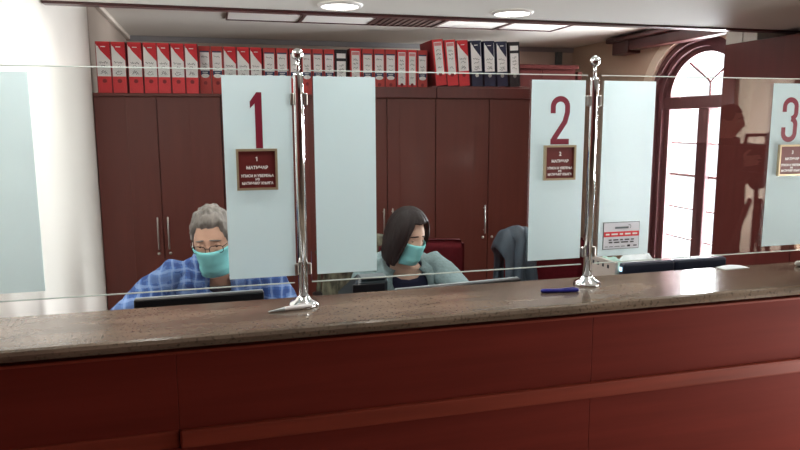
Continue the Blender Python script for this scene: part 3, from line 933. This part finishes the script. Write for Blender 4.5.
lean = {26: 6.5, 27: 5.5, 28: 4.5, 29: 4, 30: 3.2, 31: 3.2, 32: 3.2}
desc = {'A': 'red binder with red-cornered white label', 'B': 'brick red binder with navy-banded white label', 'C': 'red binder with long plain white label',
        'D': 'navy blue binder with navy-cornered label', 'E': 'black binder with two white labels'}
ordn = ['first', 'second', 'third', 'fourth', 'fifth', 'sixth', 'seventh', 'eighth', 'ninth', 'tenth', 'eleventh', 'twelfth', 'thirteenth', 'fourteenth',
        'fifteenth', 'sixteenth', 'seventeenth', 'eighteenth', 'nineteenth', 'twentieth', 'twenty-first', 'twenty-second', 'twenty-third', 'twenty-fourth',
        'twenty-fifth', 'twenty-sixth', 'twenty-seventh', 'twenty-eighth', 'twenty-ninth', 'thirtieth', 'thirty-first', 'thirty-second', 'thirty-third']
protos = {}; used = {}
for i, k in enumerate(kinds):
    key = (k, i % 2)
    if key not in protos:
        protos[key] = make_binder(k, 11 * len(protos) + 3); o = protos[key]
    else:
        o = copy_tree(protos[key])
    x, w = pos[i]
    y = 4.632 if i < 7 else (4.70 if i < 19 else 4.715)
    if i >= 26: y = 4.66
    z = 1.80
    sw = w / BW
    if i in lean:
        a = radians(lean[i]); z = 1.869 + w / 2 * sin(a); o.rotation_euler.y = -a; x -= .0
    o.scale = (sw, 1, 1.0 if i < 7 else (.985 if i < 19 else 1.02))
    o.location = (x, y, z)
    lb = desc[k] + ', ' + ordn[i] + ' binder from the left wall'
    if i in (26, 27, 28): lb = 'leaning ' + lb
    o['label'] = lb

# ------------------------------------------------------------------ people
HW, HD, HH = .074, .096, .118
def g2(x, z, x0, z0, sx, sz): return exp(-((x - x0) / sx) ** 2 - ((z - z0) / sz) ** 2)
def hp(az, el, bumps=True):
    d = V((sin(az) * cos(el), -cos(az) * cos(el), sin(el)))
    x, y, z = d.x * HW, d.y * HD, d.z * HH
    s = smoothstep(.0, -1.0, d.z)
    x *= 1 - .26 * s
    if d.y > 0: y *= 1 - .40 * s
    else: y *= 1 + .10 * s * (1 - s)
    if d.z > .2 and d.y > 0: y *= 1.04
    if bumps and d.y < -.1:
        b = .020 * g2(x, z, 0, -.024, .013, .016) + .011 * g2(x, z, 0, .002, .010, .022)
        b += .004 * g2(x, z, 0, .030, .045, .009) - .009 * (g2(x, z, .032, .008, .015, .011) + g2(x, z, -.032, .008, .015, .011))
        b += .006 * g2(x, z, 0, -.060, .020, .006) + .007 * g2(x, z, 0, -.096, .020, .014)
        b += .004 * (g2(x, z, .042, -.022, .018, .018) + g2(x, z, -.042, -.022, .018, .018)) - .003 * g2(x, z, 0, -.072, .022, .004)
        y -= b
    return V((x, y, z))
def head_mesh(mb, T):
    rows = []; n = 48
    for i in range(1, 36):
        el = -pi / 2 + pi * i / 36
        rows.append([T(hp(2 * pi * k / n, el)) for k in range(n)])
    mb.loft(rows)
    for s in (-1, 1):
        ear = [T(V((s * (.072 + .012 * q), .012 + .012 * cos(a), -.006 + .028 * sin(a)))) for q in (0, 1) for a in ()]
        bm = bmesh.new(); bmesh.ops.create_uvsphere(bm, u_segments=12, v_segments=8, radius=1)
        for v in bm.verts: v.co = T(V((s * (.073 + .010 * v.co.x * s + .004 * abs(v.co.y)), .014 + .016 * v.co.y, -.004 + .030 * v.co.z)))
        mb.bm(bm)

def person(P):
    """one continuous body plus clothing, hair and accessories as children; joints in world coordinates"""
    R = P['head_rot']; hc = V(P['head'])
    hs = P.get('hs', 1.0); T = lambda p: hc + R @ (V(p) * hs)
    root = thing('person', P['label'], 'person', (P['pelvis'][0], P['pelvis'][1], 0))
    pel, che, neck = V(P['pelvis']), V(P['chest']), V(P['neck'])
    xax = V(P.get('xax', (1, 0, 0))).normalized()
    shL, shR = V(P['shoulders'][0]), V(P['shoulders'][1])
    shw = (shR - shL).length / 2
    # torso surface
    key = [(0, .155, .115), (.22, .148, .112), (.45, .155, .120), (.66, shw * .93, .118), (.82, shw * .98, .100), (.92, shw * .80, .080), (1.0, .062, .062)]
    def S(az, t, grow=0.0):
        if t < .6: c = pel.lerp(che, t / .6)
        else: c = che.lerp(neck, (t - .6) / .4)
        c2 = pel * (1 - t) ** 2 + che * 2 * t * (1 - t) + neck * t * t
        c = c.lerp(c2, .5)
        for i in range(len(key) - 1):
            if key[i][0] <= t <= key[i + 1][0] + 1e-9:
                q = smoothstep(0, 1, (t - key[i][0]) / (key[i + 1][0] - key[i][0]))
                w = key[i][1] * (1 - q) + key[i + 1][1] * q; d = key[i][2] * (1 - q) + key[i + 1][2] * q; break
        ax = (che - pel).lerp(neck - che, t).normalized()
        ya = xax.cross(ax) * -1
        ya = ax.cross(xax).normalized()          # towards the back
        sq = lambda v: (abs(v) ** .85) * (1 if v > 0 else -1)
        return c + xax * sq(sin(az)) * (w + grow) - ya * sq(cos(az)) * (d + grow)
    N = 32
    def shell(mb, t0, tmax, grow, a0=0, a1=2 * pi, rows=16, wob=0.0, seed=0.0):
        full = abs(a1 - a0 - 2 * pi) < 1e-6
        nn = N if full else N + 1
        G = []
        for i in range(rows + 1):
            row = []
            for k in range(nn):
                az = a0 + (a1 - a0) * k / N
                tm = tmax(az) if callable(tmax) else tmax
                t = t0 + (tm - t0) * i / rows
                g = grow + wob * noise.noise(V((az * 2.2, t * 7, seed)))
                row.append(S(az, t, g))
            G.append(row)
        mb.grid(G, closed=full)
    # --- body
    m = MB()
    m.loft([[S(2 * pi * k / 24, t) for k in range(24)] for t in (0, .1, .2, .3, .45, .6, .7, .8, .88, .94, 1.0)])
    nb = T(V((0, .028, -.085)))
    m.tube([neck - V((0, 0, .03)), neck.lerp(nb, .5), nb], [.060, .056, .055], 18)
    head_mesh(m, T)
    for s, (sh, el, wr) in enumerate(zip(P['shoulders'], P['elbows'], P['wrists'])):
        sh, el, wr = V(sh), V(el), V(wr)
        m.tube([sh, sh.lerp(el, .5), el, el.lerp(wr, .4), wr], [.050, .044, .038, .036, .025], 14)
        d = V(P['hand_dir'][s]).normalized(); nrm = V(P['hand_n'][s]); nrm = (nrm - d * nrm.dot(d)).normalized()
        side = d.cross(nrm)                      # across the palm
        th = V(P['thumb'][s]); sg = 1 if side.dot(th) > 0 else -1
        side = side * sg                         # towards the thumb
        m.tube([wr, wr + d * .03, wr + d * .085], [(.024, .018), (.036, .016), (.040, .013)], 14, up=nrm)
        curl = P.get('curl', .45)
        for q, (off, ln) in enumerate(((.030, .070), (.010, .078), (-.010, .072), (-.029, .056))):
            p = wr + d * .080 + side * off; pts = [p]; dd = d.copy(); rr = [.0088]
            for j, f in enumerate((.45, .32, .25)):
                dd = (Matrix.Rotation(curl * (.6 + .2 * j), 3, d.cross(nrm)) @ dd).normalized() if False else (dd * cos(curl * (.5 + .25 * j)) - nrm * sin(curl * (.5 + .25 * j))).normalized()
                p = p + dd * ln * f; pts.append(p); rr.append(.0085 - .0009 * (j + 1))
            m.tube(pts, rr, 8)
        tb = wr + d * .022 + side * .026
        m.tube([tb, tb + (d * .6 + side * .8) * .036 - nrm * .006, tb + (d * .9 + side * .75) * .062 - nrm * .014], [.012, .0105, .008], 8)
    for hp_, kn, an in zip(P['hips'], P['knees'], P['ankles']):
        hp_, kn, an = V(hp_), V(kn), V(an)
        m.tube([hp_, hp_.lerp(kn, .5), kn, kn.lerp(an, .35), an], [.085, .070, .055, .054, .036], 14)
        fd = V(P['foot_dir']).normalized()
        m.tube([an + V((0, 0, -.03)), an + fd * .09 + V((0, 0, -.045)), an + fd * .16 + V((0, 0, -.05))], [(.034, .030), (.040, .024), (.034, .018)], 10, up=(0, 0, 1))
    body = m.build('body', M[P['skin']], root, True)
    remesh(body, .0062, 2)
    # --- face
    for s in (-1, 1):
        c = V((s * .031, -.0712, .008))
        m = MB(); bm = bmesh.new(); bmesh.ops.create_uvsphere(bm, u_segments=14, v_segments=10, radius=.0115)
        for v in bm.verts: v.co = T(c + v.co)
        m.bm(bm)
        ir = c + V((0, -.0108, -.004))
        m.add([T(ir + V((.0052 * cos(2 * pi * k / 10), -.0012, .0052 * sin(2 * pi * k / 10)))) for k in range(10)], [tuple(range(10))], 1)
        m.build('eye', [M['eyewhite'], M['iris']], root, True)
        m = MB()
        rows = [[T(c + .0128 * V((sin(a) * cos(e), -cos(a) * cos(e), sin(e)))) for a in [radians(-85 + 170 * k / 10) for k in range(11)]] for e in [radians(P.get('lid', 0) + (80 - P.get('lid', 0)) * j / 6) for j in range(7)]]
        m.grid(rows); m.build('eyelid', M[P['skin']], root, True)
        m = MB(); pts = [T(hp(s * math.asin(x / HW), math.asin((.034 - .012 * ((x - .013) / .037) ** 1.5) / HH)) * 1.005) for x in (.013, .022, .032, .042, .050)]
        m.tube(pts, [.0022, .0034, .0034, .0028, .0014], 8); m.build('eyebrow', M[P['brow']], root, True)
    if P.get('mouth'):
        m = MB(); pts = [T(hp(math.asin(x / (HW * .85)), math.asin(-.0615 / HH))) for x in (-.022, -.011, 0, .011, .022)]
        m.tube(pts, [.002, .004, .0045, .004, .002], 8); m.build('lips', M['lip'], root, True)
    # --- hair
    P['hair'](root, T)
    # --- mask
    if P.get('mask'):
        m = MB(); rows = []
        for i in range(15):
            v = i / 14; z = -.016 - .108 * v
            row = []
            for k in range(25):
                u = k / 24 * 2 - 1
                az = radians(64) * u
                el = math.asin(max(-.50, z / HH))
                p = hp(az, el, False)
                q = exp(-(u / .72) ** 2)
                out = .007 + q * (.024 * (1 - ((v - .45) / .62) ** 2)) + .0016 * sin(v * 3 * 2 * pi)
                n = V((sin(az), -cos(az), 0))
                zz = z + .008 * (1 - u * u) * (1 - v) + .012 * u * u * (v - .5) * -1.6
                row.append(T(V((p.x, p.y, 0)) + n * out + V((0, 0, zz))))
            rows.append(row)
        m.grid(rows); o = m.build('face_mask', M['mask'], root, True); solid(o, .0015)
        for p in o.data.polygons: p.use_smooth = True
        for s in (-1, 1):
            m = MB()
            a = rows[1][-1 if s > 0 else 0]; b = rows[-2][-1 if s > 0 else 0]
            e1 = T(V((s * .080, .010, .022))); e2 = T(V((s * .080, .020, -.030))); e3 = T(V((s * .079, .030, -.004)))
            m.tube([a, e1, e3, e2, b], [.0013] * 5, 6); m.build('ear_loop', M['white'], o, True)
    if P.get('glasses'):
        m = MB()
        for s in (-1, 1):
            pts = []
            for k in range(21):
                a = 2 * pi * k / 20
                ca, sa = cos(a), sin(a)
                px = .026 * (abs(ca) ** .6) * (1 if ca > 0 else -1); pz = .0155 * (abs(sa) ** .6) * (1 if sa > 0 else -1)
                pts.append(T(V((s * .034 + px, -.106 + abs(s * .034 + px) * .16, -.002 + pz))))
            m.tube(pts, [.0014] * 21, 6)
            m.tube([T(V((s * .060, -.097, .008))), T(V((s * .074, -.06, .008))), T(V((s * .080, .012, .010)))], [.0014] * 3, 6)
        m.tube([T(V((-.009, -.104, .003))), T(V((0, -.108, .005))), T(V((.009, -.104, .003)))], [.0014] * 3, 6)
        g = m.build('glasses', M['black'], root, True)
        m = MB()
        for s in (-1, 1):
            pts = []
            for k in range(20):
                a = 2 * pi * k / 20; ca, sa = cos(a), sin(a)
                px = .025 * (abs(ca) ** .6) * (1 if ca > 0 else -1); pz = .0148 * (abs(sa) ** .6) * (1 if sa > 0 else -1)
                pts.append(T(V((s * .034 + px, -.106 + abs(s * .034 + px) * .16, -.002 + pz))))
            m.add(pts, [tuple(range(20))])
        m.build('lens', M['winglass'], g)
    # --- clothes
    P['clothes'](root, S, shell, P)
    # trousers and shoes
    m = MB()
    m.loft([[S(2 * pi * k / 24, t, .012) for k in range(24)] for t in (0, .06, .13, .2)])
    m.ell(pel + V((0, 0, -.01)), (.165, .125, .085))
    for hp_, kn, an in zip(P['hips'], P['knees'], P['ankles']):
        hp_, kn, an = V(hp_), V(kn), V(an)
        m.tube([hp_, hp_.lerp(kn, .5), kn, kn.lerp(an, .5), an + V((0, 0, .02))], [.098, .084, .070, .066, .060], 16)
    tr = m.build('trousers', M['trouser'], root, True); remesh(tr, .014, 3)
    fd = V(P['foot_dir']).normalized()
    for an in P['ankles']:
        an = V(an); m = MB()
        m.tube([an + V((0, 0, -.035)) - fd * .035, an + fd * .03 + V((0, 0, -.030)), an + fd * .11 + V((0, 0, -.042)), an + fd * .18 + V((0, 0, -.050))],
               [(.040, .038), (.045, .046), (.050, .034), (.040, .024)], 14, up=(0, 0, 1))
        m.build('shoe', M['shoe'], root, True)
    return root

def sleeves(m, P, extra=.016, wl=1.0):
    for sh, el, wr in zip(P['shoulders'], P['elbows'], P['wrists']):
        sh, el, wr = V(sh), V(el), V(wr)
        mid = V(P['chest']).lerp(V(P['neck']), .62)
        e2 = el.lerp(wr, wl)
        m.tube([sh.lerp(mid, .45) - V((0, 0, .012)), sh + V((0, 0, -.002)), sh.lerp(el, .3), sh.lerp(el, .65), el, el.lerp(wr, .25), el.lerp(wr, .6), e2],
               [.062, .066 + extra * .3, .054 + extra, .049 + extra, .046 + extra, .044 + extra, .040 + extra * .8, .032 + extra], 18)

def crease(o, strength, scale, seed=0):
    for v in o.data.vertices:
        c = v.co
        n = noise.noise(V((c.x / scale + seed, c.y / scale, c.z / scale * .6))) + .5 * noise.noise(V((c.x / scale * 2.3, c.y / scale * 2.3 + seed, c.z / scale * 1.5)))
        v.co = c + v.normal * n * strength
    o.data.update()

def shirt_clothes(root, S, shell, P):
    m = MB()
    shell(m, .03, lambda a: .968 - .16 * max(0, cos(a)) ** 26, .019, rows=20)
    o = m.build('shirt', M['plaid'], root, True); solid(o, .004)
    m2 = MB(); sleeves(m2, P)
    q = m2.build('tmp', M['plaid'], root, True); remesh(q, .009, 2)
    bm = bmesh.new(); bm.from_mesh(o.data); bm.from_mesh(q.data); bm.to_mesh(o.data); bm.free()
    bpy.data.objects.remove(q)
    for p in o.data.polygons: p.use_smooth = True
    crease(o, .009, .07)
    # collar: two wings, open at the throat
    m = MB(); rows = []
    for j in range(6):
        q = j / 5; row = []
        for k in range(33):
            az = radians(11 + 338 * k / 32)
            front = max(0, cos(az)) ** 5
            gr = (.010, .016, .026, .034, .044, .052)[j]; dz = (.020, .034, .036, .020, -.004, -.024)[j]
            p = S(az, .985 - .05 * front, gr - .006 * front) + V((0, 0, dz - front * (.006 + .040 * q)))
            row.append(p)
        rows.append(row)
    m.grid(rows); c = m.build('collar', M['plaid'], root, True); solid(c, .003)
    # dark tee visible at throat
    m = MB()
    rows = [[S(radians(-30 + 60 * k / 10), t, .012) for k in range(11)] for t in (.76, .80, .84, .87, .895)]
    m.grid(rows); tt = m.build('undershirt', M['tee'], root, True); solid(tt, .002)
    m = MB()
    for t in (.40, .52, .64, .75): m.ell(S(0, t, .030), (.006, .004, .006), 10)
    m.build('button', M['white'], root, True)

def cardigan_clothes(root, S, shell, P):
    m = MB()
    shell(m, .02, lambda a: .985 - .15 * max(0, cos(a)) ** 5, .009)
    o = m.build('top', M['navytop'], root, True); solid(o, .004)
    for p in o.data.polygons: p.use_smooth = True
    m = MB(); y = 0
    for k in range(7):
        az = radians(-14 + 4.6 * k); p0 = S(az, .63, .0155); p1 = S(az + .045, .63, .0155); p2 = S(az + .045, .655 if k % 2 else .645, .0155); p3 = S(az, .655 if k % 3 else .645, .0155)
        m.add([p0, p1, p2, p3], [(0, 1, 2, 3)])
    m.build('lettering', M['white'], root)
    m = MB()
    shell(m, .02, lambda a: .988 - .03 * max(0, cos(a)), .018, radians(26), radians(334), 18, .005, 3)
    c = m.build('cardigan', M['cardigan'], root, True); solid(c, .007, 1)
    m2 = MB(); sleeves(m2, P, .017)
    # join the sleeves into the same garment
    s = m2.build('tmp', M['cardigan'], root, True); remesh(s, .009, 2)
    bm = bmesh.new(); bm.from_mesh(c.data); bm.from_mesh(s.data); bm.to_mesh(c.data); bm.free()
    bpy.data.objects.remove(s)
    for p in c.data.polygons: p.use_smooth = True
    crease(c, .006, .06, 4)

def jacket_clothes(root, S, shell, P):
    m = MB()
    m.loft([[S(2 * pi * k / 32, t, .024) for k in range(32)] for t in (0, .15, .3, .45, .6, .7, .8, .88, .93, .97)])
    sleeves(m, P, .02)
    o = m.build('jacket', M['darkcloth'], root, True); remesh(o, .010, 3); crease(o, .008, .09)
    m = MB(); m.loft([[S(2 * pi * k / 24, .97, .012 + .01 * q) + V((0, 0, .05 - .05 * q)) for k in range(24)] for q in (0, .5, 1)], caps=False)
    c = m.build('collar', M['darkcloth'], root, True); solid(c, .003)

def cap_hair(matname, thick, front=.055, side=.0, nape=-.05, rough=.006):
    def f(root, T):
        m = MB(); rows = []; n = 56
        for i in range(1, 40):
            el = -pi / 2 + pi * i / 40; row = []
            for k in range(n):
                az = 2 * pi * k / n
                a = abs((az + pi) % (2 * pi) - pi)
                p = hp(az, el, False); z = p.z
                line = front + (side - front) * smoothstep(.75, 1.15, a)
                line = line + (nape - side) * smoothstep(1.65, 2.4, a)
                line += .006 * noise.noise(V((az * 6, 1.7, 0)))
                k2 = smoothstep(line - .006, line + .016, z)
                nn = noise.noise(V((p.x * 60, p.y * 60, p.z * 45))) + .6 * noise.noise(V((p.x * 130, p.y * 130, p.z * 60)))
                off = -.012 + k2 * (.012 + thick * (.75 + .5 * smoothstep(.02, .1, z)) + rough * nn)
                d = V((p.x / HW, p.y / HD, p.z / HH)).normalized()
                row.append(T(p + d * off))
            rows.append(row)
        m.loft(rows); m.build('hair', M[matname], root, True)
    return f

def bob_hair(root, T):
    m = MB(); n = 72; R_ = 30
    outer = []
    for i in range(R_ + 1):
        t = i / R_; row = []
        for k in range(n + 1):
            az = radians(-180) + 2 * pi * k / n
            a = abs(az)
            tmax = .27 + .73 * smoothstep(radians(30), radians(62), a)
            if az > 0: tmax = .25 + .75 * smoothstep(radians(50), radians(74), a)   # parting side shows more of the face
            tt = t * tmax
            if tt < .5:
                e = (1 - tt / .5) * pi / 2
                rx, ry, z = cos(e), cos(e), .004 + .130 * sin(e)
            else:
                q = (tt - .5) / .5
                rx = ry = 1 + .03 * sin(q * pi) - .16 * q * q; z = .004 - .150 * q
            w = .087; d = .112
            nn = .0022 * sin(az * 46 + 3 * sin(tt * 5)) + .003 * noise.noise(V((az * 4, tt * 3, 0)))
            x = sin(az) * rx * (w + nn); y = -cos(az) * ry * (d + nn) + .004
            if tt >= .5 and a < radians(75): y += .010 * (tt - .5) * 2
            z -= .006 * exp(-((az - .35) / .12) ** 2) * (1 if tt < .42 else 0)
            row.append(T(V((x, y, z))))
        outer.append(row)
    m.grid(outer); o = m.build('hair', M['hairdark'], root, True, fix=False)
    md = o.modifiers.new('t', 'SOLIDIFY'); md.thickness = .016; md.offset = -1 if True else 1
    apply_mods(o)
    for p in o.data.polygons: p.use_smooth = True

def hrot(yaw, pitch, roll):
    """yaw>0 turns the face to +X, pitch>0 looks down, roll>0 tips the crown to +X; face starts towards -Y"""
    return Matrix.Rotation(yaw, 3, 'Z') @ Matrix.Rotation(roll, 3, 'Y') @ Matrix.Rotation(pitch, 3, 'X')

man = dict(label='grey-haired person in blue plaid shirt, glasses and turquoise mask seated behind a monitor',
    pelvis=(.0, 2.96, .58), chest=(.0, 2.86, .87), neck=(-.002, 2.76, 1.055), head=(-.020, 2.645, 1.166), hs=.96,
    head_rot=hrot(radians(-14), radians(14), radians(-3)),
    shoulders=((-.185, 2.80, 1.0), (.185, 2.80, 1.0)), elbows=((-.375, 2.64, .86), (.27, 2.70, .80)), wrists=((-.27, 2.43, .775), (.12, 2.44, .775)),
    hand_dir=((.75, -.6, -.05), (-.45, -.9, -.05)), hand_n=((0, 0, 1), (0, 0, 1)), thumb=((.6, .8, 0), (-.9, .4, 0)), curl=.25,
    hips=((-.09, 2.93, .56), (.09, 2.93, .56)), knees=((-.12, 2.60, .53), (.12, 2.60, .53)), ankles=((-.12, 2.56, .09), (.12, 2.56, .09)), foot_dir=(0, -1, 0),
    skin='skin', brow='hairgrey', hair=cap_hair('hairgrey', .017, .072, .0, -.05, .011), mask=True, glasses=True, lid=-8, clothes=shirt_clothes)
person(man)

woman = dict(label='dark-haired person in grey cardigan and navy top with turquoise mask, looking down',
    pelvis=(.985, 3.26, .58), chest=(.905, 3.20, .80), neck=(.862, 3.12, .955), head=(.860, 3.005, 1.082), hs=.93,
    head_rot=hrot(radians(24), radians(17), radians(3)),
    shoulders=((.695, 3.15, .905), (1.035, 3.15, .905)), elbows=((.63, 3.02, .72), (1.16, 2.98, .76)), wrists=((.76, 2.78, .775), (1.03, 2.75, .775)),
    hand_dir=((.4, -.9, -.05), (-.4, -.9, -.05)), hand_n=((0, 0, 1), (0, 0, 1)), thumb=((.9, .4, 0), (-.9, .4, 0)), curl=.25, xax=(1, .05, 0),
    hips=((.90, 3.22, .56), (1.07, 3.22, .56)), knees=((.84, 2.94, .53), (1.06, 2.94, .53)), ankles=((.84, 2.92, .09), (1.06, 2.92, .09)), foot_dir=(0, -1, 0),
    skin='skin2', brow='hairdark', hair=bob_hair, mask=True, lid=-8, clothes=cardigan_clothes)
person(woman)

cam_man = dict(label='standing person in dark clothes operating a camera, reflected in the right glass screen',
    pelvis=(3.66, -.56, .95), chest=(3.66, -.57, 1.25), neck=(3.66, -.55, 1.46), head=(3.665, -.53, 1.61),
    head_rot=hrot(radians(180 - 30), radians(4), 0),
    shoulders=((3.845, -.55, 1.40), (3.475, -.55, 1.40)), elbows=((3.90, -.46, 1.16), (3.40, -.46, 1.16)), wrists=((3.765, -.24, 1.33), (3.525, -.24, 1.33)),
    hand_dir=((-.1, .95, .15), (.1, .95, .15)), hand_n=((1, .1, 0), (-1, .1, 0)), thumb=((0, 0, 1), (0, 0, 1)), curl=.25, xax=(-1, 0, 0),
    hips=((3.75, -.56, .92), (3.57, -.56, .92)), knees=((3.76, -.55, .50), (3.56, -.55, .50)), ankles=((3.77, -.57, .09), (3.55, -.57, .09)), foot_dir=(0, 1, 0),
    skin='skin3', brow='hairblack', hair=cap_hair('hairblack', .008, .062, .0, -.05, .002), mouth=True, lid=25, clothes=jacket_clothes)
person(cam_man)

# camera on a tripod beside the standing person
CX, CY = 3.645, -.20
def C3(x, y, z): return (CX + x, CY + y, z)
t = thing('tripod', 'black camera tripod reflected in the right glass screen', 'tripod', (CX, CY, 0))
m = MB(); m.tube([C3(0, 0, .62), C3(0, 0, 1.24)], [.018, .016], 10); m.build('centre_column', M['black'], t, True)
for k in range(3):
    a = 2 * pi * k / 3 + pi / 2
    m = MB(); m.tube([C3(.04 * cos(a), .04 * sin(a), 1.06), C3(.34 * cos(a), .34 * sin(a), .015)], [.018, .014], 8); m.build('leg', M['black'], t, True)
m = MB(); m.box(CX - .045, CX + .045, CY - .05, CY + .05, 1.22, 1.262, bev=.008); m.tube([C3(0, -.04, 1.24), C3(-.12, -.14, 1.14)], [.008, .010], 8); m.build('pan_head', M['black'], t)
t = thing('video_camera', 'black video camera with handle on the tripod', 'camera', (CX, CY, 1.263))
m = MB(); m.box(CX - .075, CX + .075, CY - .16, CY + .10, 1.263, 1.455, bev=.02); m.build('body', M['black'], t)
m = MB(); m.lathe([(.0005, 0), (.05, 0), (.055, .1), (.07, .17), (.06, .17), (.0005, .12)], C3(0, .095, 1.36), 20, axis='y'); m.build('lens', M['black'], t, True)
m = MB(); m.tube([C3(-.02, -.12, 1.45), C3(-.02, -.10, 1.515), C3(-.02, .07, 1.52), C3(-.02, .085, 1.45)], [.014] * 4, 8); m.build('handle', M['black'], t, True)
m = MB(); m.tube([C3(.05 + .035 * cos(2 * pi * k / 12), .06, 1.535 + .03 * sin(2 * pi * k / 12)) for k in range(13)], [.008] * 13, 8); m.tube([C3(.015, .06, 1.535), C3(-.02, .07, 1.515)], [.008, .01], 8); m.build('microphone_holder', M['black'], t, True)
m = MB(); m.box(CX - .17, CX - .07, CY - .03, CY - .012, 1.36, 1.44, bev=.004); m.build('viewfinder_screen', M['black'], t)

# ------------------------------------------------------------------ lights
def area(name, loc, rot, sx, sy, power, col=(1, 1, 1)):
    l = bpy.data.lights.new(name, 'AREA'); l.shape = 'RECTANGLE'; l.size = sx; l.size_y = sy; l.energy = power; l.color = col
    o = bpy.data.objects.new(name, l); COL.objects.link(o); o.location = loc; o.rotation_euler = rot
    return o
def disk(name, loc, power, col=(1, .975, .94), size=.16):
    l = bpy.data.lights.new(name, 'AREA'); l.shape = 'DISK'; l.size = size; l.energy = power; l.color = col
    o = bpy.data.objects.new(name, l); COL.objects.link(o); o.location = loc
    return o
for i, x in enumerate((-.28, .592, 1.462, 2.33)):
    disk('downlight', (x, 3.2, SOF - .02), 4.5)
    disk('staff fill', (x, 2.35, SOF - .02), 3.5)  # unseen row without fittings, added to brighten the faces
for x, p in ((-.28, 4.5), (.592, 3.6), (1.462, 2.5)):
    disk('counter fill', (x, 1.61, SOF - .02), p)  # unseen lamps added for more light on frosted strips and granite
area('window daylight', (4.75, WCY, 1.35), (0, radians(90), 0), 2.6, 1.7, 1100, (.93, .97, 1.0))
area('hall fill', (6.45, -1.95, 1.05), (0, radians(90), 0), 1.9, 1.1, 105, (1.0, .98, .95))  # added out of view to brighten the hall wall mirrored in the glass
area('side fill', (3.14, 1.22, .72), (0, radians(90), 0), 1.1, .78, 68, (1.0, .97, .93))  # unseen fill, added to brighten the right end of the counter front

w = bpy.data.worlds.new('World'); SC.world = w; w.use_nodes = True
w.node_tree.nodes['Background'].inputs[0].default_value = (.93, .96, 1, 1)
w.node_tree.nodes['Background'].inputs[1].default_value = 2.0

# ------------------------------------------------------------------ camera
cd = bpy.data.cameras.new('camera'); co = bpy.data.objects.new('camera', cd); COL.objects.link(co)
cd.sensor_width = 36; cd.lens = 671.97 * 36 / 800; cd.clip_start = .05
pt, yw, rl = .14897, .26727, -.00377
fw = V((sin(yw) * cos(pt), cos(yw) * cos(pt), -sin(pt)))
r0 = V((cos(yw), -sin(yw), 0)); u0 = r0.cross(fw)
r = r0 * cos(rl) + u0 * sin(rl); u = -r0 * sin(rl) + u0 * cos(rl)
mt = Matrix((r, u, -fw)).transposed().to_4x4(); mt.translation = V((0, 0, CAMZ))
co.matrix_world = mt
SC.camera = co

SC.view_settings.view_transform = 'Standard'
SC.view_settings.look = 'None'
SC.view_settings.exposure = 0.0
SC.view_settings.gamma = 1.0
SC.view_settings.use_curve_mapping = False
